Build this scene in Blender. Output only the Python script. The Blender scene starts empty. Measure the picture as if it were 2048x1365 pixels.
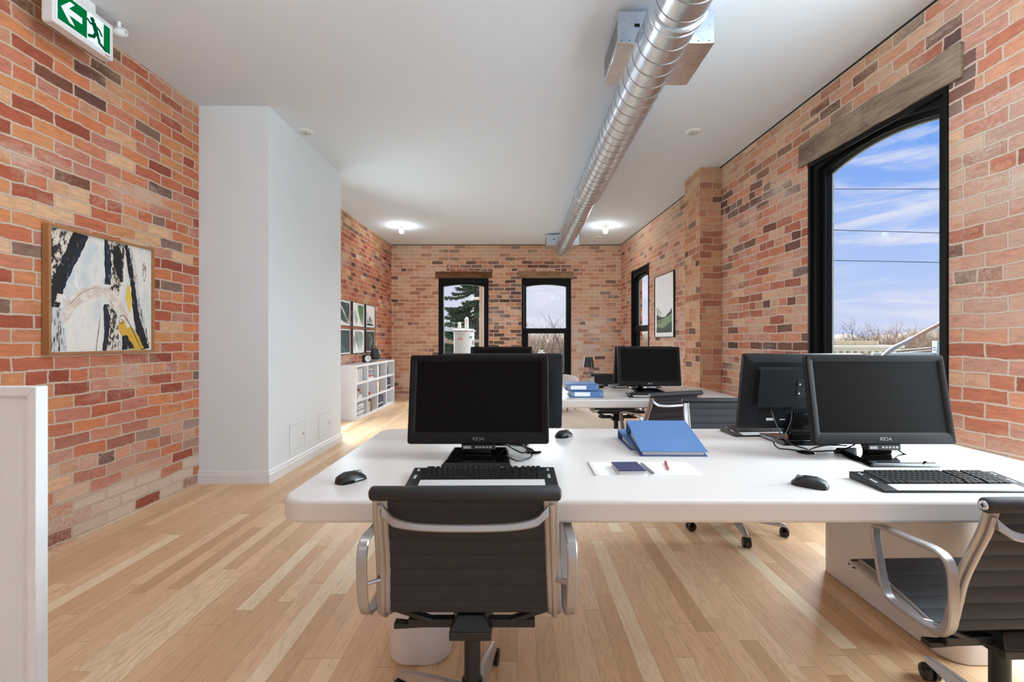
import bpy, bmesh, math, random
from mathutils import Vector, Matrix
R = math.radians
SC = bpy.context.scene
COL = SC.collection

# ---------------------------------------------------------------- camera, sky, lights, exposure
cam_d = bpy.data.cameras.new('camera')
cam = bpy.data.objects.new('camera', cam_d); COL.objects.link(cam)
cam.location = (0, 0, 1.24); cam.rotation_euler = (R(90), 0, 0)
cam_d.sensor_width = 36.0; cam_d.lens = 36.0 * 950 / 2048
cam_d.shift_x = -(1035 - 1024) / 2048.0
cam_d.shift_y = (680 - 682.5) / 2048.0
cam_d.clip_start = 0.05; cam_d.clip_end = 600
SC.camera = cam
SC.view_settings.view_transform = 'Standard'
SC.view_settings.look = 'None'
SC.view_settings.gamma = 1.0
SC.view_settings.use_curve_mapping = False
SC.view_settings.exposure = 0.0

def lin(c):
    return tuple(((v / 255) / 12.92 if v / 255 <= 0.04045 else ((v / 255 + 0.055) / 1.055) ** 2.4) for v in c[:3]) + (1.0,)

class G:
    """terse node building"""
    def __init__(s, tree): s.t = tree
    def n(s, typ, ins=None, **props):
        nd = s.t.nodes.new(typ)
        for k, v in props.items(): setattr(nd, k, v)
        for k, v in (ins or {}).items():
            sk = nd.inputs[k]
            if isinstance(v, bpy.types.NodeSocket): s.t.links.new(v, sk)
            else: sk.default_value = v
        return nd
    def m(s, op, a, b=0.0, c=0.0, clamp=False):
        nd = s.n('ShaderNodeMath', {0: a, 1: b, 2: c}, operation=op); nd.use_clamp = clamp
        return nd.outputs[0]
    def mix(s, f, a, b, blend='MIX'):
        nd = s.n('ShaderNodeMix', data_type='RGBA', blend_type=blend)
        for k, v in ((0, f), (6, a), (7, b)):
            if isinstance(v, bpy.types.NodeSocket): s.t.links.new(v, nd.inputs[k])
            else: nd.inputs[k].default_value = v
        return nd.outputs[2]
    def ramp(s, f, stops, interp='LINEAR'):
        nd = s.n('ShaderNodeValToRGB', {0: f}); cr = nd.color_ramp; cr.interpolation = interp
        while len(cr.elements) < len(stops): cr.elements.new(0.5)
        for e, (p, c) in zip(cr.elements, stops): e.position = p; e.color = c
        return nd.outputs[0]
    def noise(s, v, scale=5, det=3, rough=0.5, dist=0.0):
        return s.n('ShaderNodeTexNoise', {'Vector': v, 'Scale': scale, 'Detail': det, 'Roughness': rough, 'Distortion': dist}).outputs[0]
    def step(s, v, a, b):
        return s.n('ShaderNodeMapRange', {0: v, 1: a, 2: b, 3: 0.0, 4: 1.0}, interpolation_type='SMOOTHSTEP').outputs[0]
    def map(s, v, sc=(1, 1, 1), loc=(0, 0, 0), rot=(0, 0, 0)):
        return s.n('ShaderNodeMapping', {'Vector': v, 'Scale': sc, 'Location': loc, 'Rotation': rot}).outputs[0]
    def sep(s, v):
        o = s.n('ShaderNodeSeparateXYZ', {0: v}).outputs; return o[0], o[1], o[2]
    def comb(s, x=0.0, y=0.0, z=0.0):
        return s.n('ShaderNodeCombineXYZ', {0: x, 1: y, 2: z}).outputs[0]

# sky: pale towards the far windows, bluer to the side, streaked with cloud
w = bpy.data.worlds.new('sky'); SC.world = w; w.use_nodes = True
w.node_tree.nodes.clear(); g = G(w.node_tree)
tc = g.n('ShaderNodeTexCoord').outputs['Generated']
dx, dy, dz = g.sep(tc)
blue = g.ramp(dz, [(0.0, lin((206, 216, 246))), (0.13, lin((178, 202, 250))), (0.30, lin((118, 168, 248))), (0.8, lin((96, 146, 238)))])
pale = g.ramp(dz, [(0.0, lin((222, 226, 238))), (0.15, lin((206, 214, 240))), (0.6, lin((196, 208, 240)))])
side = g.step(dx, 0.28, 0.62)
skyc = g.mix(side, pale, blue)
cl = g.noise(g.map(tc, (2.2, 2.2, 11.0)), 2.1, 7, 0.6, 0.4)
clm = g.m('MULTIPLY', g.step(cl, 0.47, 0.70), g.ramp(dz, [(0.0, (0.85,) * 3 + (1,)), (0.22, (0.85,) * 3 + (1,)), (0.5, (0.55,) * 3 + (1,))]))
skyc = g.mix(clm, skyc, lin((236, 236, 248)))
skyc = g.mix(g.step(dz, 0.0, -0.05), skyc, lin((150, 140, 130)))
bg = g.n('ShaderNodeBackground', {'Color': skyc, 'Strength': 1.0})
wo = g.n('ShaderNodeOutputWorld', {'Surface': bg.outputs[0]})

def light(name, typ, loc, energy, rot=(0, 0, 0), color=(1, 1, 1), **kw):
    d = bpy.data.lights.new(name, typ); d.energy = energy; d.color = color
    for k, v in kw.items(): setattr(d, k, v)
    o = bpy.data.objects.new(name, d); o.location = loc; o.rotation_euler = rot; COL.objects.link(o)
    return o
# soft bright sky on both window sides: very wide suns that come in through the panes
light('sky_light_side', 'SUN', (20, 0, 20), 6, (R(58), 0, R(100)), (0.90, 0.96, 1.0), angle=R(90))
light('sky_light_far', 'SUN', (0, 30, 20), 22, (R(-58), 0, 0), (0.90, 0.96, 1.0), angle=R(90))
# fill lamps added at invented unseen windows: side wall, behind the bulkhead, rear wall
FILL_TINT = (0.765, 0.925, 1.0)
for y, e in ((-1.05, 8), (1.70, 90)):
    light('side_fill_light', 'AREA', (2.53 - .04 * y, y, 1.62), e, (R(90), 0, R(90 + 2.29)), FILL_TINT, shape='RECTANGLE', size=0.8, size_y=2.2)
light('bulkhead_fill_light', 'AREA', (-2.66, 6.50, 1.35), 50, (R(76), 0, R(-118)), FILL_TINT, shape='RECTANGLE', size=0.95, size_y=1.7)
for i, x in enumerate((-1.75, 0.0, 1.75)):
    light('rear_fill_light', 'AREA', (x, -4.38, 1.62), 6.5, (R(90), 0, 0), FILL_TINT, shape='RECTANGLE', size=1.25, size_y=2.3)
# ceiling bulbs: two at the far end, four unseen ones added for light
for (x, y, e) in ((-2.05, 8.4, 115), (1.556, 8.4, 115), (-1.55, 1.9, 280), (1.3, 1.9, 280), (-2.05, -1.6, 280), (1.6, -1.6, 280)):
    light('bulb_light', 'POINT', (x, y, 3.165), e, (0, 0, 0), (0.79, 0.935, 1.0), shadow_soft_size=0.047)

# ---------------------------------------------------------------- helpers
class MB:
    def __init__(s): s.bm = bmesh.new(); s.uvl = None
    def f(s, vs, mi=0, uvs=None):
        try: fc = s.bm.faces.new(vs)
        except ValueError: return None
        fc.material_index = mi
        if uvs:
            if s.uvl is None: s.uvl = s.bm.loops.layers.uv.new('UVMap')
            for l, uv in zip(fc.loops, uvs): l[s.uvl].uv = uv
        return fc
    def v(s, p): return s.bm.verts.new(p)
    def poly(s, pts, mi=0, uvs=None): return s.f([s.v(p) for p in pts], mi, uvs)
    def box(s, x0, x1, y0, y1, z0, z1, mi=0, M=None):
        c = [(x0, y0, z0), (x1, y0, z0), (x1, y1, z0), (x0, y1, z0), (x0, y0, z1), (x1, y0, z1), (x1, y1, z1), (x0, y1, z1)]
        v = [s.v(M @ Vector(p) if M else p) for p in c]
        for q in ((3, 2, 1, 0), (4, 5, 6, 7), (0, 1, 5, 4), (1, 2, 6, 5), (2, 3, 7, 6), (3, 0, 4, 7)): s.f([v[i] for i in q], mi)
        return s
    def hexa(s, lo, hi, mi=0):
        """lo, hi: two quads of four points"""
        v = [s.v(p) for p in list(lo) + list(hi)]
        for q in ((3, 2, 1, 0), (4, 5, 6, 7), (0, 1, 5, 4), (1, 2, 6, 5), (2, 3, 7, 6), (3, 0, 4, 7)): s.f([v[i] for i in q], mi)
        return s
    def prism(s, pts, h0, h1, axis='z', mi=0):
        P = {'z': lambda a, b, h: (a, b, h), 'y': lambda a, b, h: (a, h, b), 'x': lambda a, b, h: (h, a, b)}[axis]
        lo = [s.v(P(a, b, h0)) for a, b in pts]; hi = [s.v(P(a, b, h1)) for a, b in pts]
        n = len(pts); s.f(lo[::-1], mi); s.f(hi, mi)
        for i in range(n): s.f([lo[i], lo[(i + 1) % n], hi[(i + 1) % n], hi[i]], mi)
        return s
    def sweep(s, rings, closed=False, caps=True, mi=0):
        rv = [[s.v(p) for p in r] for r in rings]; n = len(rv[0]); m = len(rv)
        for i in range(m if closed else m - 1):
            a, b = rv[i], rv[(i + 1) % m]
            for j in range(n): s.f([a[j], a[(j + 1) % n], b[(j + 1) % n], b[j]], mi)
        if caps and not closed: s.f(rv[0][::-1], mi); s.f(rv[-1], mi)
        return s
    def tube(s, pts, r, n=8, closed=False, caps=True, mi=0):
        pts = [Vector(p) for p in pts]; m = len(pts); rings = []; up = None
        for i, p in enumerate(pts):
            a = pts[i - 1] if (i > 0 or closed) else p; b = pts[(i + 1) % m] if (i < m - 1 or closed) else p
            t = (b - a)
            if t.length < 1e-9: t = Vector((0, 0, 1))
            t.normalize()
            if up is None: up = Vector((0, 0, 1)) if abs(t.z) < 0.9 else Vector((1, 0, 0))
            side = t.cross(up)
            if side.length < 1e-6: side = t.cross(Vector((0.3, 1, 0.2)))
            side.normalize(); up = side.cross(t).normalized()
            rr = r[i] if isinstance(r, (list, tuple)) else r
            rings.append([p + (side * math.cos(2 * math.pi * k / n) + up * math.sin(2 * math.pi * k / n)) * rr for k in range(n)])
        return s.sweep(rings, closed, caps, mi)
    def strap(s, pts, w, t, side=(1, 0, 0), closed=False, mi=0):
        """flat bar: width w along SIDE, thickness t across"""
        pts = [Vector(p) for p in pts]; m = len(pts); sd = Vector(side).normalized(); rings = []
        for i, p in enumerate(pts):
            a = pts[i - 1] if (i > 0 or closed) else p; b = pts[(i + 1) % m] if (i < m - 1 or closed) else p
            tn = (b - a).normalized(); nr = tn.cross(sd).normalized()
            ww = w[i] if isinstance(w, (list, tuple)) else w; e = 0.3
            o = [(-.5, -.5 + e), (-.5 + e * t / ww, -.5), (.5 - e * t / ww, -.5), (.5, -.5 + e), (.5, .5 - e), (.5 - e * t / ww, .5), (-.5 + e * t / ww, .5), (-.5, .5 - e)]
            rings.append([p + sd * (x * ww) + nr * (y * t) for x, y in o])
        return s.sweep(rings, closed, True, mi)
    def lathe(s, prof, n=24, o=(0, 0, 0), axis='z', mi=0):
        P = {'z': lambda x, y, h: (o[0] + x, o[1] + y, o[2] + h), 'y': lambda x, y, h: (o[0] + x, o[1] + h, o[2] + y), 'x': lambda x, y, h: (o[0] + h, o[1] + x, o[2] + y)}[axis]
        rings = [[P(max(r, 1e-4) * math.cos(2 * math.pi * k / n), max(r, 1e-4) * math.sin(2 * math.pi * k / n), z) for k in range(n)] for r, z in prof]
        return s.sweep(rings, False, True, mi)
    def cyl(s, p0, p1, r, n=16, mi=0): return s.tube([p0, p1], r, n, mi=mi)
    def ball(s, c, r, n=12, mi=0):
        r = r if isinstance(r, (list, tuple)) else (r, r, r)
        res = bmesh.ops.create_uvsphere(s.bm, u_segments=n, v_segments=max(6, n * 2 // 3), radius=1.0, matrix=Matrix.Translation(c) @ Matrix.Diagonal((*r, 1)))
        for vv in res['verts']:
            for fc in vv.link_faces: fc.material_index = mi
        return s
    def build(s, name, mats, parent=None, loc=(0, 0, 0), rot=(0, 0, 0), bevel=0, seg=2, sub=0, ang=38, recalc=True):
        if recalc: bmesh.ops.recalc_face_normals(s.bm, faces=s.bm.faces[:])
        me = bpy.data.meshes.new(name); s.bm.to_mesh(me); s.bm.free()
        for m in (mats if isinstance(mats, (list, tuple)) else [mats]): me.materials.append(m)
        for p in me.polygons: p.use_smooth = True
        me.set_sharp_from_angle(angle=R(ang))
        o = bpy.data.objects.new(name, me); COL.objects.link(o); o.location = loc; o.rotation_euler = rot
        if parent: o.parent = parent
        if bevel:
            b = o.modifiers.new('bevel', 'BEVEL'); b.width = bevel; b.segments = seg; b.limit_method = 'ANGLE'; b.angle_limit = R(40)
        if sub:
            b = o.modifiers.new('sub', 'SUBSURF'); b.levels = sub; b.render_levels = sub
        return o

def cat(pts, k=6, closed=False):
    """Catmull-Rom through the points"""
    pts = [Vector(p) for p in pts]; out = []; n = len(pts)
    for i in range(n if closed else n - 1):
        p1, p2 = pts[i], pts[(i + 1) % n]
        p0 = pts[i - 1] if (i > 0 or closed) else p1 * 2 - p2
        p3 = pts[(i + 2) % n] if (i + 2 < n or closed) else p2 * 2 - p1
        for j in range(k):
            t = j / k
            out.append(0.5 * ((2 * p1) + (p2 - p0) * t + (2 * p0 - 5 * p1 + 4 * p2 - p3) * t * t + (3 * p1 - p0 - 3 * p2 + p3) * t ** 3))
    if not closed: out.append(pts[-1])
    return out
def rrect(x0, x1, y0, y1, r, n=6):
    out = []
    for cx, cy, a in ((x1 - r, y0 + r, -90), (x1 - r, y1 - r, 0), (x0 + r, y1 - r, 90), (x0 + r, y0 + r, 180)):
        for k in range(n + 1): out.append((cx + r * math.cos(R(a + 90 * k / n)), cy + r * math.sin(R(a + 90 * k / n))))
    return out
def tag(o, label, cat_, group=None, kind=None):
    o['label'] = label; o['category'] = cat_
    if group: o['group'] = group
    if kind: o['kind'] = kind
    return o
def thing(name, label, cat_, loc=(0, 0, 0), rz=0, group=None):
    o = bpy.data.objects.new(name, None); COL.objects.link(o); o.empty_display_size = 0.1
    o.location = loc; o.rotation_euler = (0, 0, rz)
    return tag(o, label, cat_, group)
def struct(o): o['kind'] = 'structure'; return o
def copy_tree(o, parent=None):
    c = o.copy(); COL.objects.link(c)
    if parent is not None: c.parent = parent
    for ch in [x for x in COL.objects if x.parent == o]: copy_tree(ch, c)
    return c
def again(src, label, loc, rz=0, group=None):
    c = copy_tree(src); c.location = loc; c.rotation_euler = (0, 0, rz); c['label'] = label
    if group: c['group'] = group
    return c
def text_mesh(name, body, size, depth, mat, parent, M, spacing=1.0):
    cu = bpy.data.curves.new(name, 'FONT'); cu.body = body; cu.size = size; cu.extrude = depth; cu.align_x = 'CENTER'; cu.align_y = 'CENTER'; cu.space_character = spacing
    tmp = bpy.data.objects.new(name + '_tmp', cu); COL.objects.link(tmp)
    dg = bpy.context.evaluated_depsgraph_get(); me = bpy.data.meshes.new_from_object(tmp.evaluated_get(dg))
    COL.objects.unlink(tmp); bpy.data.objects.remove(tmp)
    me.materials.clear(); me.materials.append(mat); me.transform(M)
    if M.determinant() < 0: me.flip_normals()
    o = bpy.data.objects.new(name, me); COL.objects.link(o); o.parent = parent
    return o

# ---------------------------------------------------------------- materials
def new_mat(name):
    m = bpy.data.materials.new(name); m.use_nodes = True; m.node_tree.nodes.clear()
    g = G(m.node_tree); out = g.n('ShaderNodeOutputMaterial')
    return m, g, out
def finish(g, out, color, rough=0.5, metal=0.0, bump=None, bstr=0.3, bdist=0.01, **ins):
    d = {'Base Color': color, 'Roughness': rough, 'Metallic': metal}
    d.update(ins)
    if bump is not None: d['Normal'] = g.n('ShaderNodeBump', {'Strength': bstr, 'Distance': bdist, 'Height': bump}).outputs[0]
    p = g.n('ShaderNodeBsdfPrincipled', d); g.t.links.new(p.outputs[0], out.inputs[0]); return p
MATS = {}
def M(name, rgb, rough=0.5, metal=0.0, vary=0.06, scale=8.0, bstr=0.0, bscale=60.0, stretch=(1, 1, 1), **ins):
    if name in MATS: return MATS[name]
    m, g, out = new_mat(name); tc = g.n('ShaderNodeTexCoord').outputs['Object']
    tc = g.map(tc, stretch)
    nz = g.noise(tc, scale, 4, 0.55)
    c = lin(rgb); k = vary
    col = g.ramp(nz, [(0.25, tuple(v * (1 - k) for v in c[:3]) + (1,)), (0.75, tuple(min(1, v * (1 + k)) for v in c[:3]) + (1,))])
    finish(g, out, col, rough, metal, g.noise(tc, bscale, 3, 0.6) if bstr else None, bstr, 0.002, **ins)
    MATS[name] = m; return m
def M_emit(name, rgb, strength):
    m, g, out = new_mat(name)
    nz = g.noise(g.n('ShaderNodeTexCoord').outputs['Object'], 4, 2)
    c = lin(rgb)
    e = g.n('ShaderNodeEmission', {'Color': g.ramp(nz, [(0.2, tuple(v * .96 for v in c[:3]) + (1,)), (0.8, c)]), 'Strength': strength})
    g.t.links.new(e.outputs[0], out.inputs[0]); return m

def boxmask(g, u, v, b):
    u0, u1, v0, v1, s, k = b
    a = g.m('MULTIPLY', g.step(u, u0 - s, u0 + s), g.step(u, u1 + s, u1 - s))
    c = g.m('MULTIPLY', g.step(v, v0 - s, v0 + s), g.step(v, v1 + s, v1 - s))
    return g.m('MULTIPLY', g.m('MULTIPLY', a, c), k)
def brick_mat(name, seed, pal, mortar, wash, wash_amt, tan_boxes=(), wash_boxes=(), dark_boxes=(), bw=0.238, rh=0.081, base_dark=0.10, gain=1.12, sat=1.0):
    m, g, out = new_mat(name)
    uv = g.n('ShaderNodeUVMap', uv_map='UVMap').outputs[0]
    u, v, _ = g.sep(uv)
    off = g.map(uv, (1, 1, 1), (seed * 3.17, seed * 1.7, 0))
    n1 = g.n('ShaderNodeTexNoise', {'Vector': off, 'Scale': 5.0, 'Detail': 3.0}).outputs[1]
    n2 = g.n('ShaderNodeTexNoise', {'Vector': off, 'Scale': 34.0, 'Detail': 3.0}).outputs[1]
    d = g.n('ShaderNodeVectorMath', {0: n1, 1: (0.5, 0.5, 0.5)}, operation='SUBTRACT').outputs[0]
    d = g.n('ShaderNodeVectorMath', {0: d, 'Scale': 0.034}, operation='SCALE').outputs[0]
    d2 = g.n('ShaderNodeVectorMath', {0: n2, 1: (0.5, 0.5, 0.5)}, operation='SUBTRACT').outputs[0]
    d2 = g.n('ShaderNodeVectorMath', {0: d2, 'Scale': 0.012}, operation='SCALE').outputs[0]
    p = g.n('ShaderNodeVectorMath', {0: uv, 1: d}).outputs[0]
    p = g.n('ShaderNodeVectorMath', {0: p, 1: d2}).outputs[0]
    p = g.map(p, (1, 1, 1), (seed * 0.37 + 20, 20.0, 0))
    br = g.n('ShaderNodeTexBrick', {'Vector': p, 'Color1': (0, 0, 0, 1), 'Color2': (1, 1, 1, 1), 'Mortar': (0.5, 0.5, 0.5, 1), 'Scale': 1.0, 'Mortar Size': 0.0072,
                                    'Mortar Smooth': 0.25, 'Bias': 0.0, 'Brick Width': bw, 'Row Height': rh}, offset=0.5, offset_frequency=2, squash=0.55, squash_frequency=7)
    tint, fac = br.outputs[0], br.outputs[1]
    col = g.ramp(tint, pal)
    r2 = g.m('FRACT', g.m('MULTIPLY', tint, 37.13))
    r3 = g.m('FRACT', g.m('MULTIPLY', tint, 91.7))
    # dark burnt bricks
    dk = base_dark
    for b in dark_boxes: dk = g.m('ADD', dk, boxmask(g, u, v, b))
    isd = g.m('GREATER_THAN', dk, r2)
    col = g.mix(g.m('MULTIPLY', isd, 0.88), col, g.ramp(r3, [(0.0, lin((72, 60, 62))), (0.5, lin((104, 66, 58))), (1.0, lin((118, 104, 98)))]))
    # face mottling within a brick
    mot = g.noise(g.map(off, (0.5, 1.5, 1)), 24, 6, 0.66)
    col = g.mix(1.0, col, g.ramp(mot, [(0.25, (0.68, 0.67, 0.67, 1)), (0.5, (1, 1, 1, 1)), (0.75, (1.2, 1.17, 1.13, 1))]), 'MULTIPLY')
    # thin mortar film dragged over some faces
    film = g.noise(g.map(off, (1.0, 2.2, 1)), 1.1, 5, 0.62)
    grit = g.noise(off, 42, 4, 0.7)
    fm = g.m('MULTIPLY', g.step(g.m('ADD', film, g.m('MULTIPLY', grit, 0.28)), 0.72 - wash_amt, 0.98 - wash_amt), 0.72)
    for b in wash_boxes: fm = g.m('ADD', fm, g.m('MULTIPLY', boxmask(g, u, v, b), g.step(g.m('ADD', g.m('MULTIPLY', grit, 0.6), g.m('MULTIPLY', r3, 0.55)), 0.28, 0.72)), 0.0, True)
    col = g.mix(fm, col, wash)
    tm = None
    for b in tan_boxes:
        q = g.m('MULTIPLY', boxmask(g, u, v, b), g.step(g.m('ADD', g.m('MULTIPLY', film, 0.7), g.m('MULTIPLY', grit, 0.4)), 0.38, 0.68)); tm = q if tm is None else g.m('MAXIMUM', tm, q)
    if tm is not None: col = g.mix(g.m('MULTIPLY', tm, 0.8), col, lin((188, 158, 122)))
    col = g.n('ShaderNodeHueSaturation', {'Saturation': sat, 'Color': col}).outputs[0]
    mcol = g.mix(g.noise(off, 14, 4, 0.6), tuple(x * 0.82 for x in mortar[:3]) + (1,), mortar)
    col = g.mix(g.m('MULTIPLY', fac, 0.93), col, mcol)
    col = g.mix(1.0, col, (gain, gain, gain, 1), 'MULTIPLY')
    pit = g.noise(off, 150, 3, 0.75)
    col = g.mix(1.0, col, g.ramp(pit, [(0.3, (0.74, 0.73, 0.72, 1)), (0.46, (1, 1, 1, 1)), (0.7, (1.08, 1.07, 1.06, 1))]), 'MULTIPLY')
    h = g.m('ADD', g.m('MULTIPLY', g.m('SUBTRACT', 1.0, fac), 0.8), g.m('ADD', g.m('MULTIPLY', mot, 0.5), g.m('MULTIPLY', r3, 0.35)))
    finish(g, out, col, 0.93, 0, h, 0.75, 0.009, **{'Specular IOR Level': 0.2})
    return m
PAL_RED = [(0.0, lin((140, 74, 60))), (0.15, lin((170, 92, 70))), (0.35, lin((192, 114, 84))), (0.5, lin((204, 130, 90))), (0.62, lin((198, 138, 96))), (0.75, lin((190, 120, 98))), (0.87, lin((180, 122, 108))), (0.95, lin((206, 160, 122))), (1.0, lin((216, 178, 144)))]
PAL_FAR = [(0.0, lin((158, 92, 68))), (0.3, lin((188, 122, 86))), (0.55, lin((200, 144, 104))), (0.75, lin((196, 142, 112))), (1.0, lin((206, 164, 124)))]
PAL_R = [(0.0, lin((152, 84, 64))), (0.25, lin((190, 112, 82))), (0.5, lin((206, 140, 106))), (0.7, lin((198, 140, 118))), (0.85, lin((186, 136, 116))), (1.0, lin((214, 170, 134)))]
m_brick_left = brick_mat('old brick on the near side wall', 1, PAL_RED, lin((204, 184, 166)), lin((206, 188, 172)), 0.05, tan_boxes=[(-6, 11, 3.02, 3.3, 0.08, 0.7)],
                         wash_boxes=[(-6, 6, -0.1, 0.24, 0.06, 0.95), (-6, 6, 0.2, 0.62, 0.14, 0.42)], base_dark=0.055)
m_brick_far = brick_mat('old brick on the far wall', 2, PAL_FAR, lin((220, 200, 182)), lin((208, 192, 178)), 0.07, tan_boxes=[(-3, 3, 2.95, 3.3, 0.1, 0.9), (-2.7, -1.7, 0.6, 1.6, 0.2, 0.5), (1.2, 2.3, 1.7, 3.0, 0.3, 0.3)],
                        wash_boxes=[(1.12, 1.95, 0.3, 1.75, 0.16, 0.85), (-2.7, -1.4, -0.1, 0.5, 0.1, 0.5)], dark_boxes=[(-0.62, 0.08, 0.3, 2.6, 0.03, 0.42), (-1.5, 1.3, 2.72, 2.92, 0.03, 0.45)], base_dark=0.07, gain=1.26, sat=0.86)
m_brick_right = brick_mat('old brick on the window wall', 3, PAL_R, lin((212, 194, 178)), lin((206, 186, 168)), 0.09, tan_boxes=[(-10.1, -3.0, 2.86, 3.3, 0.12, 0.95), (-10.1, -5.2, 1.4, 2.9, 0.4, 0.45)],
                          wash_boxes=[(-2.66, -2.2, 1.3, 2.6, 0.15, 0.45), (-3, 4, -0.1, 0.7, 0.1, 0.6), (-8.1, -6.3, 0.3, 1.6, 0.3, 0.45)], dark_boxes=[(-5.4, -2.6, 2.55, 3.1, 0.1, 0.30)], base_dark=0.08, gain=1.18, sat=0.93)
m_brick_out = brick_mat('outer brick of the window reveals', 5, PAL_RED, lin((190, 172, 158)), lin((200, 184, 170)), -0.05)

def floor_mat():
    m, g, out = new_mat('oak strip floor')
    x, y, z = g.sep(g.n('ShaderNodeTexCoord').outputs['Object'])
    rx = g.m('DIVIDE', x, 0.076); row = g.m('FLOOR', rx)
    rr = g.n('ShaderNodeTexWhiteNoise', {'W': row}, noise_dimensions='1D').outputs[0]
    ry = g.m('ADD', g.m('DIVIDE', y, g.m('ADD', 0.75, g.m('MULTIPLY', rr, 0.7))), g.m('MULTIPLY', rr, 23.7)); colm = g.m('FLOOR', ry)
    pr = g.n('ShaderNodeTexWhiteNoise', {'Vector': g.comb(row, colm, 0.0)}, noise_dimensions='2D')
    p1 = pr.outputs[0]; p2 = g.m('FRACT', g.m('MULTIPLY', p1, 57.3))
    base = g.ramp(p1, [(0.0, lin((214, 172, 130))), (0.15, lin((228, 188, 146))), (0.5, lin((238, 199, 158))), (0.82, lin((243, 206, 166))), (0.93, lin((248, 218, 180))), (1.0, lin((252, 236, 204)))])
    gv = g.comb(g.m('MULTIPLY', x, 1.0), g.m('MULTIPLY', y, 0.075), g.m('MULTIPLY', p1, 31.0))
    g1 = g.noise(gv, 120, 5, 0.65, 0.3)
    gv2 = g.comb(g.m('MULTIPLY', x, 1.0), g.m('MULTIPLY', y, 0.16), g.m('MULTIPLY', p2, 17.0))
    ring = g.m('SINE', g.m('MULTIPLY', g.noise(gv2, 13, 3, 0.55, 0.6), 55.0))
    c = g.mix(1.0, base, g.ramp(g1, [(0.25, (0.80, 0.77, 0.73, 1)), (0.5, (1, 1, 1, 1)), (0.8, (1.08, 1.07, 1.05, 1))]), 'MULTIPLY')
    c = g.mix(g.m('MULTIPLY', g.step(ring, 0.2, 1.0), g.m('MULTIPLY', p2, 0.30)), c, lin((190, 148, 108)))
    fx = g.m('FRACT', rx); fy = g.m('FRACT', ry)
    gap = g.m('MAXIMUM', g.m('GREATER_THAN', 0.012, g.m('MINIMUM', fx, g.m('SUBTRACT', 1.0, fx))), g.m('GREATER_THAN', 0.0016, g.m('MINIMUM', fy, g.m('SUBTRACT', 1.0, fy))))
    c = g.mix(g.m('MULTIPLY', gap, 0.42), c, lin((110, 76, 48)))
    finish(g, out, c, g.m('ADD', 0.36, g.m('MULTIPLY', g1, 0.14)), 0, g.m('SUBTRACT', g.m('MULTIPLY', g1, 0.15), gap), 0.12, 0.002, **{'Specular IOR Level': 0.42})
    return m
m_floor = floor_mat()
m_ceil = M('white ceiling paint', (226, 235, 244), 0.9, vary=0.012, scale=0.7, bstr=0.05, bscale=120)
m_white_wall = M('white wall paint', (230, 237, 242), 0.75, vary=0.012, scale=1.5, bstr=0.05, bscale=160)
m_white_trim = M('white trim paint', (232, 233, 235), 0.45, vary=0.02, scale=3)
m_rear = M('pale rear wall paint', (226, 226, 226), 0.85, vary=0.02)
m_black_frame = M('black window paint', (10, 11, 12), 0.5, vary=0.2, scale=14, **{'Specular IOR Level': 0.18})
m_black_edge = M('dark gasket', (30, 32, 34), 0.6)
m_alu_edge = M('pale glazing bead', (170, 185, 180), 0.5)
def lintel_mat(name, c1, c2, c3):
    m, g, out = new_mat(name); tc = g.n('ShaderNodeTexCoord').outputs['Object']
    n1 = g.noise(g.map(tc, (0.5, 1, 2.2)), 5, 6, 0.65); n2 = g.noise(g.map(tc, (0.12, 1, 1)), 60, 5, 0.7); n3 = g.noise(tc, 2.6, 5, 0.7)
    c = g.ramp(g.m('ADD', g.m('MULTIPLY', n1, 0.6), g.m('MULTIPLY', n2, 0.4)), [(0.32, lin(c1)), (0.5, lin(c2)), (0.68, lin(c3))])
    c = g.mix(g.m('MULTIPLY', g.step(n3, 0.52, 0.68), 0.55), c, lin(c1))
    finish(g, out, c, 0.92, 0, g.m('ADD', n2, n1), 0.7, 0.006, **{'Specular IOR Level': 0.2}); return m
m_lintel = lintel_mat('weathered lintel wood', (104, 78, 56), (156, 126, 98), (186, 158, 126))
m_lintel_dark = lintel_mat('dark lintel wood', (62, 42, 30), (112, 78, 54), (146, 106, 74))
m_desk = M('white desk laminate', (224, 217, 213), 0.33, vary=0.006, scale=2)
m_galv = None
def galv():
    m, g, out = new_mat('galvanised sheet metal')
    tc = g.n('ShaderNodeTexCoord').outputs['Object']
    sp = g.n('ShaderNodeTexVoronoi', {'Vector': tc, 'Scale': 38.0}).outputs['Color']
    nz = g.noise(tc, 9, 4, 0.6)
    c = g.mix(0.5, g.ramp(nz, [(0.3, lin((200, 211, 224))), (0.7, lin((226, 236, 248)))]), g.ramp(g.sep(sp)[0], [(0, lin((208, 219, 231))), (1, lin((228, 238, 248)))]))
    finish(g, out, c, g.m('ADD', 0.22, g.m('MULTIPLY', nz, 0.14)), 1.0, g.noise(tc, 4, 1), 0.03, 0.02)
    return m
m_galv = galv()
m_alu = M('satin aluminium', (178, 174, 174), 0.36, 0.75, vary=0.04)
m_alu_dull = M('dull cast aluminium', (150, 150, 152), 0.45, 0.8, vary=0.05)
m_chrome = M('polished metal', (214, 214, 216), 0.15, 1.0, vary=0.02)
m_mesh = M('black chair sling', (50, 49, 53), 0.6, vary=0.12, scale=40, bstr=0.3, bscale=420, **{'Specular IOR Level': 0.3})
m_leather = M('black pebbled leather', (34, 34, 37), 0.5, vary=0.2, scale=60, bstr=0.9, bscale=260)
m_blackp = M('black plastic', (24, 24, 25), 0.42, vary=0.12)
m_blackm = M('black metal', (28, 29, 31), 0.38, vary=0.1)
m_gloss = M('glossy black plastic', (10, 9, 9), 0.10, vary=0.1)
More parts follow.
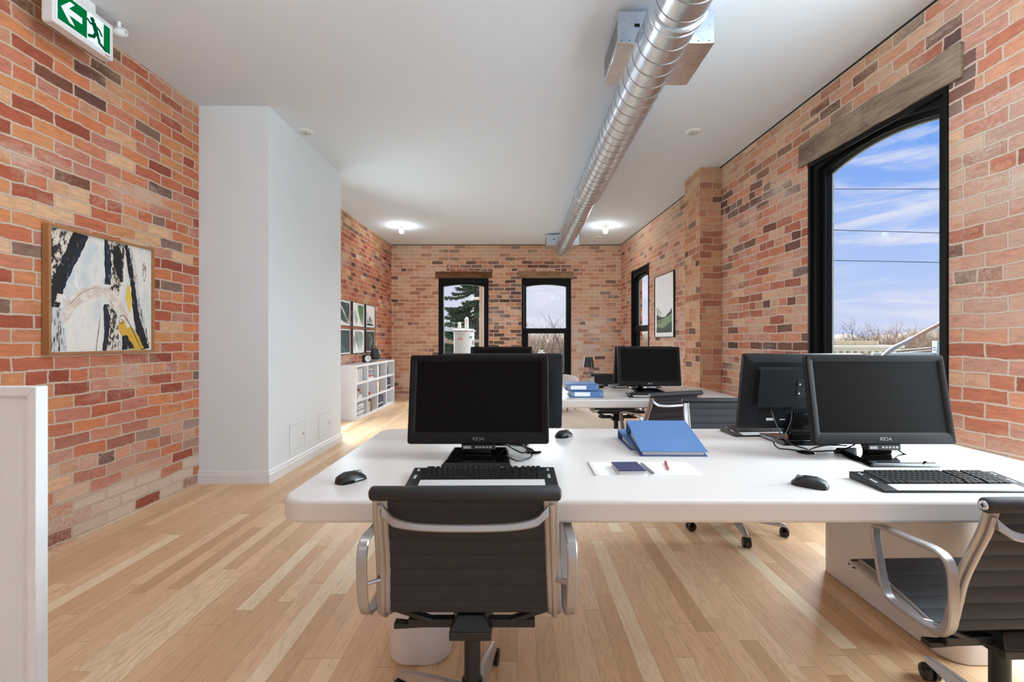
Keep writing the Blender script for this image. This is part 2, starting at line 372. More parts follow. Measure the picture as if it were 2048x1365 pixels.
m_bezel = M('monitor bezel', (30, 27, 27), 0.5, vary=0.06, **{'Specular IOR Level': 0.10})
m_screen = M('switched off screen', (19, 16, 15), 0.5, vary=0.05, **{'Specular IOR Level': 0.04})
m_back = M('monitor back', (27, 28, 31), 0.5, vary=0.06, **{'Specular IOR Level': 0.2})
m_slot = M('dark slot', (6, 6, 6), 0.8)
m_key = M('black keys', (22, 21, 21), 0.45)
m_keyw = M('key marks', (225, 225, 225), 0.5)
m_palm = M('pale palm rest', (216, 214, 214), 0.4, vary=0.02)
m_blue = M('blue binder board', (88, 126, 180), 0.55, vary=0.03)
m_blue_d = M('blue binder edge', (58, 92, 152), 0.55, vary=0.03)
m_navy = M('navy cover', (26, 36, 92), 0.5)
m_paper = M('white paper', (249, 249, 249), 0.7, vary=0.01)
m_pages = M('page block', (206, 200, 196), 0.8, vary=0.06, scale=2, stretch=(1, 1, 60))
m_red = M('red pen barrel', (196, 84, 88), 0.4)
def glass_mat():
    m, g, out = new_mat('clear window glass')
    fr = g.n('ShaderNodeFresnel', {'IOR': 1.45}).outputs[0]
    nz = g.noise(g.n('ShaderNodeTexCoord').outputs['Object'], 3, 2)
    t = g.n('ShaderNodeBsdfTransparent', {'Color': g.ramp(nz, [(0, (0.97, 0.985, 0.98, 1)), (1, (0.985, 0.99, 0.99, 1))])}); gl = g.n('ShaderNodeBsdfGlossy', {'Roughness': 0.02})
    mx = g.n('ShaderNodeMixShader', {0: g.m('MULTIPLY', fr, 0.10), 1: t.outputs[0], 2: gl.outputs[0]})
    g.t.links.new(mx.outputs[0], out.inputs[0]); return m
m_glass = glass_mat()
# ---------------------------------------------------------------- room shell
H = 3.26
def wall(name, loc, rz, u0, u1, holes, mat, th=0.33, z0=0.0, z1=H, reveal=None):
    """wall in its own frame: x along, y outward, z up; rectangular holes (u0,u1,z0,z1)"""
    b = MB(); us = sorted({u0, u1, *[h[0] for h in holes], *[h[1] for h in holes]}); zs = sorted({z0, z1, *[h[2] for h in holes], *[h[3] for h in holes]})
    for y in (0.0, th):
        for i in range(len(us) - 1):
            for j in range(len(zs) - 1):
                cu, cz = (us[i] + us[i + 1]) / 2, (zs[j] + zs[j + 1]) / 2
                if any(h[0] < cu < h[1] and h[2] < cz < h[3] for h in holes): continue
                p = [(us[i], zs[j]), (us[i + 1], zs[j]), (us[i + 1], zs[j + 1]), (us[i], zs[j + 1])]
                b.poly([(a, y, c) for a, c in (p if y == 0 else p[::-1])], 0, p if y == 0 else p[::-1])
    for (a, c, d, e) in holes:
        for x, sgn in ((a, 1), (c, -1)):
            q = [(x, 0, d), (x, th, d), (x, th, e), (x, 0, e)]; b.poly(q if sgn > 0 else q[::-1], 1, [(x + (p[1] * sgn), p[2]) for p in (q if sgn > 0 else q[::-1])])
        for z in (d, e):
            q = [(a, 0, z), (c, 0, z), (c, th, z), (a, th, z)]; b.poly(q, 1, [(p[0], p[1] + z) for p in q])
    for x in (u0, u1):
        b.poly([(x, 0, z0), (x, th, z0), (x, th, z1), (x, 0, z1)], 0, [(0, z0), (th, z0), (th, z1), (0, z1)])
    for z in (z0, z1):
        b.poly([(u0, 0, z), (u1, 0, z), (u1, th, z), (u0, th, z)], 0, [(u0, z), (u1, z), (u1, z + th), (u0, z + th)])
    return struct(b.build(name, [mat, reveal or mat], None, loc, (0, 0, rz), recalc=False))
RZL, RZR = R(90) - math.atan(0.012), -(R(90) - math.atan(0.04))
LW = lambda y: -2.80 + 0.012 * y          # face of the side wall with the painting
RW = lambda y: 2.604 - 0.04 * y           # face of the window wall
left_holes = [(5.98, 7.0, 0.45, 2.715)]
wall('wall_left', (-2.80, 0, 0), RZL, -4.55, 10.12, left_holes, m_brick_left)
far_holes = [(-1.68, -0.617, 0.45, 2.55), (0.085, 1.138, 0.45, 2.55)]
wall('wall_far', (0, 10.1, 0), 0, -2.95, 2.5, far_holes, m_brick_far, th=.21, reveal=m_brick_out)
right_holes = [(-9.30, -8.22, 0.45, 2.57), (-3.99, -2.749, 0.45, 2.715), (-2.13, -0.88, 0.45, 2.715), (0.42, 1.68, 0.45, 2.715)]
wall('wall_right', (2.604, 0, 0), RZR, -10.11, 4.55, right_holes, m_brick_right, th=.21, reveal=m_brick_out)
rear_holes = [(-2.4, -1.1, 0.45, 2.8), (-0.65, 0.65, 0.45, 2.8), (1.1, 2.4, 0.45, 2.8)]
wall('wall_rear', (0, -4.5, 0), R(180), -3.2, 3.2, rear_holes, m_rear)
b = MB(); b.box(-3.3, 3.3, -4.9, 10.5, -0.2, 0.0); struct(b.build('floor', m_floor))
b = MB(); b.box(-3.3, 3.3, -4.9, 10.5, H, H + 0.2); struct(b.build('ceiling', m_ceil))
# white bulkhead against the side wall, with its skirting
b = MB(); b.box(-2.80, -2.15, 4.10, 5.78, 0, H); bulk = struct(b.build('wall_bulkhead', m_white_wall))
prof = [(0, 0), (0.016, 0), (0.016, 0.075), (0.011, 0.08), (0.011, 0.098), (0.006, 0.108), (0, 0.112)]
b = MB()
b.sweep([[(-2.80, 4.10 - a, c) for a, c in prof], [(-2.15 + a, 4.10 - a, c) for a, c in prof], [(-2.15 + a, 5.78 + a, c) for a, c in prof], [(-2.80, 5.78 + a, c) for a, c in prof]])
struct(b.build('baseboard_bulkhead', m_white_trim))
# brick pilaster on the window wall
def uvbox(b, x0, x1, y0, y1, z0, z1):
    b.poly([(x0, y0, z0), (x1, y0, z0), (x1, y0, z1), (x0, y0, z1)], 0, [(x0, z0), (x1, z0), (x1, z1), (x0, z1)])
    b.poly([(x0, y1, z0), (x0, y0, z0), (x0, y0, z1), (x0, y1, z1)], 0, [(-y1, z0), (-y0, z0), (-y0, z1), (-y1, z1)])
    b.poly([(x1, y1, z0), (x0, y1, z0), (x0, y1, z1), (x1, y1, z1)], 0, [(x1, z0), (x0, z0), (x0, z1), (x1, z1)])
b = MB(); uvbox(b, 2.135, 2.50, 5.56, 6.06, 0, H); struct(b.build('wall_pilaster', brick_mat('brick of the pilaster', 7, PAL_FAR, lin((208, 178, 148)), lin((200, 174, 146)), 0.0, tan_boxes=[(-10, 4, 2.95, 3.3, 0.08, 0.9)], base_dark=0.04, sat=0.92), recalc=False))
# dark shadow-gap bead between brick and ceiling
b = MB(); b.box(-2.7, 2.3, 10.075, 10.1, H - 0.012, H); struct(b.build('trim_1', m_black_edge))
b = MB(); b.box(-10.1, 4.5, -0.012, 0.0, H - 0.009, H); struct(b.build('trim_2', m_black_edge, None, (2.604, 0, 0), (0, 0, RZR)))
# lintels
def rough_beam(name, x0, x1, y0, y1, z0, z1, mat, loc, rz, seed):
    rnd = random.Random(seed); b = MB(); n = 14; rings = []
    for i in range(n + 1):
        x = x0 + (x1 - x0) * i / n; j = lambda a: rnd.uniform(-a, a)
        rings.append([(x, y0 + j(.004), z0 + j(.004)), (x, y1, z0 + j(.003)), (x, y1, z1 + j(.004)), (x, y0 + j(.006), z1 + j(.006))])
    b.sweep(rings); return struct(b.build(name, mat, None, loc, (0, 0, rz), bevel=0.006))
rough_beam('trim_3', -1.745, -0.54, -0.022, 0.05, 2.552, 2.69, m_lintel_dark, (0, 10.1, 0), 0, 1)
rough_beam('trim_4', 0.02, 1.19, -0.018, 0.05, 2.552, 2.69, m_lintel, (0, 10.1, 0), 0, 2)
m_lint_big = lintel_mat('greyed lintel beam', (96, 82, 70), (150, 132, 114), (180, 162, 142))
rough_beam('trim_5', -4.10, -2.66, -0.02, 0.05, 2.716, 2.915, m_lint_big, (2.604, 0, 0), RZR, 3)

# ---------------------------------------------------------------- windows (x along the wall, y outward)
def arch(u0, u1, z0, zs, rise, n=14):
    pts = [(u0, z0), (u1, z0)]
    for k in range(n + 1):
        t = k / n; u = u1 + (u0 - u1) * t
        pts.append((u, zs + rise * (1 - (2 * t - 1) ** 2)))
    return pts
def ring(b, outer, inner, y0, y1, mi=0):
    n = len(outer)
    vo0 = [b.v((u, y0, z)) for u, z in outer]; vi0 = [b.v((u, y0, z)) for u, z in inner]; vo1 = [b.v((u, y1, z)) for u, z in outer]; vi1 = [b.v((u, y1, z)) for u, z in inner]
    for i in range(n):
        j = (i + 1) % n
        b.f([vo0[i], vo0[j], vi0[j], vi0[i]], mi); b.f([vo1[j], vo1[i], vi1[i], vi1[j]], mi)
        b.f([vi0[i], vi0[j], vi1[j], vi1[i]], mi); b.f([vo0[j], vo0[i], vo1[i], vo1[j]], mi)
def window(name, hole, loc, rz, rise, top, rail=None, jamb=0.075, sill=False):
    u0, u1, z0, z1 = hole
    r = bpy.data.objects.new(name, None); COL.objects.link(r); r.location = loc; r.rotation_euler = (0, 0, rz); struct(r)
    n = 14
    out = arch(u0 + .002, u1 - .002, z0 + .002, z1 - .002, 0, n)
    zs = z1 - top
    i1 = arch(u0 + jamb, u1 - jamb, z0 + jamb, zs, rise, n)
    b = MB(); ring(b, out, i1, 0.012, 0.15)
    ring(b, arch(u0 + .002, u1 - .002, z0 + .002, z1 - .002, 0, n), arch(u0 + .03, u1 - .03, z0 + .03, z1 - .035, 0, n), -0.012, 0.012)
    b.build('casing', m_black_frame, r, bevel=0.004, seg=1)
    s = 0.042
    i2 = arch(u0 + jamb + s, u1 - jamb - s, z0 + jamb + s, zs - s * 0.8, rise * 0.96, n)
    i1b = arch(u0 + jamb + .003, u1 - jamb - .003, z0 + jamb + .003, zs - .003, rise, n)
    b = MB(); ring(b, i1b, i2, 0.055, 0.13)
    i3 = arch(u0 + jamb + s - .014, u1 - jamb - s + .014, z0 + jamb + s - .014, zs - s * 0.8 + .014, rise * 0.96, n)
    ring(b, i3, arch(u0 + jamb + s + .004, u1 - jamb - s - .004, z0 + jamb + s + .004, zs - s * 0.8 - .004, rise * .95, n), 0.082, 0.118)
    b.build('sash', m_black_frame, r, bevel=0.003, seg=1)
    b = MB(); ring(b, arch(u0 + jamb + s + .003, u1 - jamb - s - .003, z0 + jamb + s + .003, zs - s * 0.8 - .003, rise * .95, n), arch(u0 + jamb + s + .012, u1 - jamb - s - .012, z0 + jamb + s + .012, zs - s * 0.8 - .012, rise * .95, n), 0.112, 0.124)
    b.build('glazing_bead', m_alu_edge, r)
    if rail:
        b = MB(); b.box(u0 + jamb, u1 - jamb, 0.04, 0.13, rail - 0.055, rail + 0.055)
        b.box(u0 + jamb, u0 + jamb + s + .05, 0.05, 0.125, z0 + jamb, rail - .05); b.box(u1 - jamb - s - .05, u1 - jamb, 0.05, 0.125, z0 + jamb, rail - .05)
        b.build('meeting_rail', m_black_frame, r, bevel=0.004, seg=1)
    b = MB(); v = [(u, 0.105, z) for u, z in i2]; b.poly(v); b.build('glass', m_glass, r, recalc=False)
    b = MB(); b.box(u0 - 0.0, u1 + 0.0, 0.15, 0.24, z0 - .0, z0 + .02); b.build('sill', m_lint_big, r, bevel=.004)
    return r
window('window_1', far_holes[0], (0, 10.1, 0), 0, 0.045, 0.13, None, jamb=0.052)
window('window_2', far_holes[1], (0, 10.1, 0), 0, 0.045, 0.13, 1.43, jamb=0.052)
window('window_3', right_holes[0], (2.604, 0, 0), RZR, 0.075, 0.17, 1.45, jamb=0.06)
window('window_4', right_holes[1], (2.604, 0, 0), RZR, 0.07, 0.082, None, jamb=0.075)
window('window_8', right_holes[2], (2.604, 0, 0), RZR, 0.07, 0.082, None)  # unseen side window beside the front desk, added for its fill lamp
window('window_9', right_holes[3], (2.604, 0, 0), RZR, 0.07, 0.082, None)  # second unseen side window, also added with a fill lamp
window('window_10', left_holes[0], (-2.80, 0, 0), RZL, 0.07, 0.082, None)  # invented window hidden behind the bulkhead, added to light the far half
for i, h in enumerate(rear_holes): window('window_%d' % (5 + i), h, (0, -4.5, 0), R(180), 0.08, 0.2, None)  # rear windows out of view, added to carry fill lamps

# ---------------------------------------------------------------- duct and its outlets
duct = thing('spiral_duct', 'round galvanised spiral duct running the length of the ceiling', 'duct', (0.868, 0, 3.04))
r = 0.146; b = MB(); b.lathe([(r, -1.0), (r, 2.56)], 40, axis='y'); b.lathe([(r, 2.60), (r, 5.9)], 40, axis='y'); b.lathe([(r * .985, 5.9), (r * .985, 9.34)], 40, axis='y')
b.build('pipe', m_galv, duct)
b = MB(); k = 2.72
while k < 9.33:
    rr = r if k < 5.9 else r * .985
    b.lathe([(rr - .001, k - .006), (rr + .0028, k - .002), (rr + .0028, k + .002), (rr - .001, k + .006)], 40, axis='y'); k += 0.135
k = -0.9
while k < 2.5:
    b.lathe([(r - .001, k - .006), (r + .0028, k - .002), (r + .0028, k + .002), (r - .001, k + .006)], 40, axis='y'); k += 0.135
b.build('spiral_seam', m_alu_dull, duct)
b = MB(); b.lathe([(r, 2.535), (r + .012, 2.54), (r + .012, 2.56), (r + .004, 2.565), (r + .004, 2.59), (r + .008, 2.592), (r + .008, 2.605), (r, 2.61)], 40, axis='y'); b.build('coupling', m_galv, duct)
b = MB(); b.lathe([(r - .002, 5.86), (r + .004, 5.865), (r + .004, 5.93), (r - .004, 5.935)], 40, axis='y')
b.build('coupling', m_galv, duct)
b = MB(); b.lathe([(0.001, 9.35), (r * .99, 9.35), (r * .995, 9.33)], 40, axis='y'); b.build('end_cap', m_galv, duct)
m_hole = M('dark screw hole', (18, 18, 18), 0.8)
def outlet(x0, x1, y0, y1, z0, z1, sx):
    cx, cy = (x0 + x1) / 2 - .868, (y0 + y1) / 2; hw, hl = (x1 - x0) / 2, (y1 - y0) / 2; z0, z1 = z0 - 3.04, z1 - 3.04
    b = MB(); b.box(cx - hw, cx + hw, cy - hl, cy + hl, z0, z1); t = b.build('outlet_box', m_galv, duct, bevel=0.003, seg=1)
    b = MB()
    for k in range(4): b.box(cx - hw * .8 + k * hw * .5, cx - hw * .8 + k * hw * .5 + .006, cy - hl - .002, cy - hl, z0 + .012, z0 + .018)
    a = Matrix.Translation((cx - 0.02 * sx, cy - hl - .001, z0 + (z1 - z0) * .55))
    for ang in (40, -40, 0): b.box(-.016, .016, -.002, .002, -.004, .004, 0, a @ Matrix.Rotation(R(ang), 4, 'Y'))
    b.build('screw_marks', m_hole, t)
    b = MB(); q = cx + sx * hw
    for k in range(10): b.box(min(q, q + sx * .0015), max(q, q + sx * .0015), cy - hl + .03 + k * (2 * hl - .06) / 10, cy - hl + .03 + (k + .82) * (2 * hl - .06) / 10, z0 + .035, z1 - .035)
    b.build('grille', m_alu_dull, t)
outlet(0.61, 0.80, 2.88, 3.36, 3.04, 3.235, -1)
outlet(0.94, 1.196, 2.88, 3.36, 3.04, 3.235, 1)
outlet(0.55, 0.79, 9.0, 9.45, 3.04, 3.235, -1)
outlet(0.95, 1.165, 9.0, 9.45, 3.04, 3.235, 1)

# ---------------------------------------------------------------- ceiling fittings
m_bulb = M_emit('glowing bulb', (255, 246, 232), 9.0)
m_fit = M('white fitting', (236, 236, 234), 0.4, vary=0.01)
def bulb(label, x, y):
    t = thing('ceiling_bulb', label, 'light', (x, y, H))
    b = MB(); b.lathe([(.001, 0), (.062, 0), (.062, -.012), (.05, -.02), (.028, -.024), (.026, -.05), (.022, -.052), (.001, -.052)], 24); b.build('socket', m_fit, t)
    b = MB(); b.lathe([(.014, -.05), (.02, -.056), (.04, -.08), (.045, -.1), (.038, -.125), (.02, -.14), (.001, -.144)], 20); b.build('globe', m_bulb, t)
bulb('lit globe bulb on the ceiling above the bookshelf', -2.05, 8.4)
bulb('lit globe bulb on the ceiling between duct and window wall', 1.556, 8.4)
for (x, y) in ((-1.55, 1.9), (1.3, 1.9), (-2.05, -1.6), (1.6, -1.6)):  # bulb fixtures out of view, added to go with the extra point lamps
    t = thing('ceiling_bulb', 'unseen globe bulb added to the ceiling for light', 'light', (x, y, H), 0, 'added bulbs out of view')
    b = MB(); b.lathe([(.001, 0), (.062, 0), (.062, -.012), (.05, -.02), (.028, -.024), (.026, -.05), (.001, -.052)], 24); b.build('socket', m_fit, t)
    b = MB(); b.lathe([(.014, -.05), (.02, -.056), (.04, -.08), (.045, -.1), (.038, -.125), (.02, -.14), (.001, -.144)], 20); b.build('globe', m_bulb, t)
def disc(name, label, catg, x, y, r=0.075):
    t = thing(name, label, catg, (x, y, H)); b = MB(); b.lathe([(.001, 0), (r, 0), (r, -.006), (r * .9, -.012), (.001, -.014)], 28); b.build('cover', m_fit, t)
    b = MB(); b.lathe([(r * .55, -.012), (r * .55, -.017), (r * .48, -.017), (r * .48, -.012)], 24)
    b.lathe([(.001, -.012), (.012, -.012), (.012, -.02), (.001, -.02)], 12); b.build('inner_ring', m_alu_edge, t)
disc('ceiling_disc', 'flat white round cover on the ceiling beside the white bulkhead', 'ceiling cover', -2.05, 4.6)
disc('ceiling_disc', 'flat white round cover on the ceiling on the window side of the duct', 'ceiling cover', 1.70, 4.6)
disc('smoke_detector', 'small white detector on the ceiling behind the lit bulb near the window wall', 'detector', 1.57, 9.3, 0.07)

# ---------------------------------------------------------------- exit sign
ex = thing('exit_sign', 'green running man exit sign with arrow hanging from the ceiling', 'sign', (-2.57, 2.79, 2.985))
m_sign = M('white sign housing', (226, 227, 230), 0.4, vary=0.01)
b = MB(); b.prism(rrect(-.195, .195, 0, .225, .012), -.032, .03, 'x'); b.build('housing', m_sign, ex, bevel=.004)
m_green = M_emit('lit green sign face', (0, 118, 62), 0.95); m_wlit = M_emit('lit white sign face', (238, 250, 255), 1.05); m_dgreen = M_emit('lit dark green figure', (0, 96, 58), 0.75)
def X(pts, x): return [(x, a, c) for a, c in pts]
b = MB(); b.box(.029, .031, -.172, .172, .028, .197); b.build('light_border', m_wlit, ex)
b = MB(); b.box(.030, .0325, -.168, .168, .032, .193); b.build('green_face', m_green, ex)
b = MB()
def sp(pts, x0, x1): b.prism(pts, x0, x1, 'x')
sp([(-.150, .112), (-.098, .172), (-.068, .172), (-.104, .130), (-.022, .130), (-.022, .094), (-.104, .094), (-.068, .052), (-.098, .052)], .0323, .0335)
sp([(.01, .032), (.122, .032), (.122, .193), (.01, .193)], .0323, .0333)
b.build('white_pictogram', m_wlit, ex)
b = MB()
hc = (.045, .166); sp([(hc[0] + .015 * math.cos(R(a)), hc[1] + .015 * math.sin(R(a))) for a in range(0, 360, 30)], .0332, .0345)
for line, ww in (([(.055, .146), (.072, .100)], .031), ([(.058, .143), (.030, .136), (.012, .150)], .012), ([(.062, .143), (.092, .132), (.108, .108)], .012), ([(.070, .102), (.052, .070), (.020, .058)], .018), ([(.074, .102), (.088, .074), (.092, .056), (.134, .036)], .017)):
    for (a, c) in zip(line[:-1], line[1:]):
        d = Vector((c[0] - a[0], c[1] - a[1])).normalized(); nn = Vector((-d.y, d.x)) * ww / 2; e = d * ww * .3
        sp([(a[0] - e.x + nn.x, a[1] - e.y + nn.y), (a[0] - e.x - nn.x, a[1] - e.y - nn.y), (c[0] + e.x - nn.x, c[1] + e.y - nn.y), (c[0] + e.x + nn.x, c[1] + e.y + nn.y)], .0332, .0345)
b.build('running_figure', m_dgreen, ex)
b = MB(); b.box(.0300, .0312, .135, .168, .012, .017); b.build('maker_mark', M('red mark', (190, 60, 66), .5), ex)
b = MB(); b.box(-.03, .03, -.075, .075, .222, H - 2.985); b.build('canopy', m_sign, ex, bevel=.006)
t = thing('emergency_lamp_head', 'small white round lamp head on the ceiling beside the exit sign', 'lamp', (-2.535, 3.02, 3.195))
b = MB(); b.lathe([(.001, -.03), (.022, -.03), (.03, -.01), (.03, .03), (.02, .045), (.001, .045)], 18, axis='x'); b.build('head', m_sign, t)
b = MB(); b.lathe([(.012, 0.0), (.012, .065)], 12); b.build('stem', m_sign, t)
b = MB(); b.lathe([(.001, .045), (.01, .045), (.01, .05), (.001, .05)], 12, axis='x'); b.build('lens', m_alu_edge, t)

# ---------------------------------------------------------------- access hatches on the bulkhead
def hatch(label, y0, y1, z0, z1):
    t = thing('access_hatch', label, 'hatch', (-2.15, (y0 + y1) / 2, z0)); hy = (y1 - y0) / 2; h = z1 - z0
    b = MB()
    b.box(0, .006, -hy, -hy + .022, 0, h); b.box(0, .006, hy - .022, hy, 0, h); b.box(0, .006, -hy + .022, hy - .022, 0, .022); b.box(0, .006, -hy + .022, hy - .022, h - .022, h)
    b.build('flange', m_white_wall, t, bevel=.001, seg=1)
    b = MB(); b.box(0, .0045, -hy + .0245, hy - .0245, .0245, h - .0245); b.build('door', m_white_wall, t)
    b = MB(); b.box(0, .001, -hy + .02, hy - .02, .02, h - .02); b.build('shadow_gap', m_black_edge, t)
    b = MB(); b.lathe([(.001, .004), (.012, .004), (.012, .009), (.001, .009)], 16, (0, hy - .055, h * .5), 'x'); b.build('lock', m_alu, t)
hatch('white access hatch low on the bulkhead, closest to its front corner', 4.48, 4.81, .155, .445)
hatch('white access hatch low on the bulkhead, closest to the bookshelf', 5.13, 5.46, .155, .445)

# ---------------------------------------------------------------- half-height painted panel at the frame edge
t = thing('room_divider', 'white half-height divider panel with a mitred frame, in front of the painting wall', 'divider', (-2.06, 1.58, 0))
m_div = M('brushed white paint', (242, 248, 254), 0.55, vary=0.03, scale=20, bstr=0.1)
m_div_in = M('white divider board', (240, 247, 254), 0.6, vary=0.01)
X1, X0, ZT = 0.47, -0.64, 1.085
b = MB(); b.box(X0, X1 - .03, 0.012, 0.03, 0, ZT - .03); b.build('board', m_div_in, t)
b = MB()
b.hexa([(X1 - .03, -.012, 0), (X1, -.012, 0), (X1, .03, 0), (X1 - .03, .03, 0)], [(X1 - .03, -.012, ZT - .03), (X1, -.012, ZT), (X1, .03, ZT), (X1 - .03, .03, ZT - .03)])
b.build('side_rail', m_div, t, bevel=.002, seg=1)
b = MB()
b.hexa([(X0, -.012, ZT - .03), (X0, .03, ZT - .03), (X0, .03, ZT), (X0, -.012, ZT)], [(X1 - .031, -.012, ZT - .03), (X1 - .031, .03, ZT - .03), (X1 - .001, .03, ZT), (X1 - .001, -.012, ZT)])
b.build('top_rail', m_div, t, bevel=.002, seg=1)
# conduit along the far wall
b = MB(); b.tube([(-2.66, 10.085, .13), (-1.0, 10.085, .13), (0.4, 10.085, .13)], .009, 8); tag(b.build('electrical_conduit', m_alu_dull), 'thin grey conduit running low along the far brick wall behind the bookshelf', 'conduit')
# ---------------------------------------------------------------- desks
def desk(label, x0, x1, y0, y1, lx, legy, grom):
    t = thing('office_desk', label, 'desk', ((x0 + x1) / 2, (y0 + y1) / 2, 0)); cx, cy = (x0 + x1) / 2, (y0 + y1) / 2
    b = MB(); b.prism(rrect(x0 - cx, x1 - cx, y0 - cy, y1 - cy, .085, 8), .668, .74); b.build('tabletop', m_desk, t, bevel=.012, seg=3)
    for (a, c) in lx:
        b = MB(); b.prism(rrect(a - cx, c - cx, legy[0] - cy, legy[1] - cy, .09, 8), 0, .668); b.build('leg', m_desk, t, bevel=.008)
    for (a, c) in grom:
        b = MB(); b.lathe([(.001, .74), (.036, .74), (.036, .743), (.028, .746), (.001, .745)], 24, (a - cx, c - cy, 0)); b.build('cable_grommet', m_gloss, t)
desk('white slab desk closest to the camera, with the open folder on it', -.755, 2.09, 1.475, 2.675, ((-.505, -.265), (1.645, 1.89)), (1.80, 2.60), ((.07, 2.11), (1.275, 2.10)))
desk('white slab desk farther back, with two blue binders stacked on it', -.90, 1.92, 3.96, 5.10, ((-.62, -.38), (1.45, 1.69)), (4.2, 4.9), ())

# ---------------------------------------------------------------- monitors
def make_monitor(label):
    t = thing('computer_monitor', label, 'monitor')
    W, HH, ZB, tilt = .588, .372, .068, R(10)
    T = Matrix.Translation((0, -.02, ZB)) @ Matrix.Rotation(-tilt, 4, 'X')
    b = MB()                                                      # bezel with a stepped inner lip
    o = rrect(-W / 2, W / 2, 0, HH, .012, 4)
    def rr(x, bt, tp, r): return rrect(-W / 2 + x, W / 2 - x, bt, HH - tp, r, 4)
    loops = [(o, .030), (o, .004), (rr(.004, .004, .004, .01), 0), (rr(.022, .040, .020, .006), 0), (rr(.030, .048, .028, .004), .007)]
    b.sweep([[T @ Vector((a, y, c)) for a, c in lp] for lp, y in loops], caps=False); b.build('bezel', m_bezel, t)
    b = MB(); b.poly([T @ Vector((a, .0065, c)) for a, c in rr(.029, .047, .027, .004)]); b.build('screen', m_screen, t)
    b = MB(); b.sweep([[T @ Vector((a, y, c)) for a, c in lp] for lp, y in ((rr(0, 0, 0, .012), .028), (rr(.004, .004, .004, .01), .036), (rr(.03, .03, .03, .01), .046))]); b.build('back_shell', m_back, t)
    b = MB(); b.sweep([[T @ Vector((a, y, c)) for a, c in lp] for lp, y in ((rrect(-.238, .238, .115, .315, .01), .044), (rrect(-.230, .230, .122, .308, .01), .072))]); rp = b.build('rear_panel', m_back, t)
    b = MB()
    for k in range(34): b.box(-.20 + k * .0121, -.20 + k * .0121 + .006, .0445, .0475, .075, .104, 0, T)
    for k in range(16):
        b.box(-.241, -.2355, .05, .066, .13 + k * .0115, .136 + k * .0115, 0, T); b.box(.2355, .241, .05, .066, .13 + k * .0115, .136 + k * .0115, 0, T)
    b.build('vent_slots', m_slot, t)
    b = MB(); b.box(-.05, .05, .071, .0735, .17, .26, 0, T); b.build('mount_plate', m_blackp, rp)
    for sx in (-.04, .04):
        for sz in (.19, .235):
            b = MB(); b.ball(T @ Vector((sx, .0745, sz)), .0055, 10); b.build('screw', m_chrome, rp)
    b = MB(); b.box(.13, .168, .0455, .0465, .045, .058, 0, T); b.build('sticker', m_keyw, t); b = MB(); b.box(.075, .1, .0455, .0465, .047, .053, 0, T); b.build('sticker', m_keyw, t)
    b = MB(); b.box(-.07, .07, .012, .036, -.026, .002, 0, T); b.build('button_strip', m_blackp, t, bevel=.004)
    b = MB()
    for k in range(5): b.box(-.012 + k * .0145, -.002 + k * .0145, .0105, .0122, -.016, -.009, 0, T)
    b.box(-.062, -.03, .0105, .0122, -.019, -.008, 0, T); b.build('buttons', m_alu, t)
    b = MB(); b.cyl((-.055, .03, .05), (.055, .03, .05), .021, 14); b.box(-.05, .05, .012, .05, .022, .05); b.hexa([(-.06, .02, .05), (.06, .02, .05), (.06, .05, .05), (-.06, .05, .05)], [(-.045, .03, .14), (.045, .03, .14), (.045, .055, .14), (-.045, .055, .14)])
    b.build('neck', m_gloss, t, bevel=.003)
    b = MB(); b.hexa([(-.142, -.125, 0), (.142, -.125, 0), (.128, .125, 0), (-.128, .125, 0)], [(-.128, -.112, .016), (.128, -.112, .016), (.116, .115, .026), (-.116, .115, .026)]); b.build('base', m_gloss, t, bevel=.006, seg=3)
    Mx = T @ Matrix.Translation((0, -.0006, .021)) @ Matrix.Rotation(R(90), 4, 'X') @ Matrix.Scale(-1, 4, (1, 0, 0))
    text_mesh('maker_lettering', 'ACER', .019, .0004, m_alu_dull, t, Mx, 1.08)
    return t
def cable(par, pts, r=.0032):
    iv = Matrix.Translation(-par.location); iv = Matrix.Rotation(-par.rotation_euler.z, 4, 'Z') @ iv
    b = MB(); b.tube(cat([iv @ Vector(p) for p in pts], 8), r, 6); return b.build('cable', m_blackp, par)
DT = .74
mon = make_monitor('black monitor with blank screen standing behind the chair seen squarely from the back')
MON = [mon]
def place_mon(label, x, y, rz=0, z=DT, first=False):
    o = mon if first else copy_tree(mon)
    o.location = (x, y, z); o.rotation_euler = (0, 0, rz); o['label'] = label; o['group'] = 'black monitors on the desks'
    return o
mA = place_mon('black monitor with blank screen behind the chair seen squarely from the back', -.163, 1.985, 0, first=True)
mB = place_mon('black monitor with readable pale lettering on its bezel, in front of the big arched window', 1.522, 1.98)
mC = place_mon('black monitor turned round, its vented back, screws and stickers in view', 1.385, 2.36, R(180))
mD = place_mon('black monitor turned round, almost hidden behind the blank screen of the next one', -.075, 2.36, R(180))
mE = place_mon('black monitor on the farther desk, screen in view below the framed poster', 1.245, 4.47)
mF = place_mon('black monitor on the farther desk, only an edge showing behind the screened one', 1.27, 4.83, R(180))
mG = place_mon('black monitor on the farther desk, only its top edge showing between the far windows', -.155, 4.50)
cable(mA, [(-.06, 2.03, .80), (-.02, 2.07, .765), (.02, 2.05, .752), (.05, 2.09, .75), (.07, 2.11, .744)])
cable(mA, [(.0, 2.03, .82), (.03, 2.04, .78), (.06, 2.0, .75), (.0, 1.93, .748), (-.05, 1.95, .766)])
cable(mA, [(-.1, 2.05, .80), (-.04, 2.12, .77), (.02, 2.14, .76), (.06, 2.13, .75), (.075, 2.115, .744)])
cable(mB, [(1.57, 2.02, .82), (1.61, 2.0, .77), (1.63, 1.93, .75), (1.60, 1.86, .762)])
cable(mB, [(1.43, 2.06, .78), (1.38, 2.10, .775), (1.33, 2.13, .755), (1.29, 2.11, .744)])
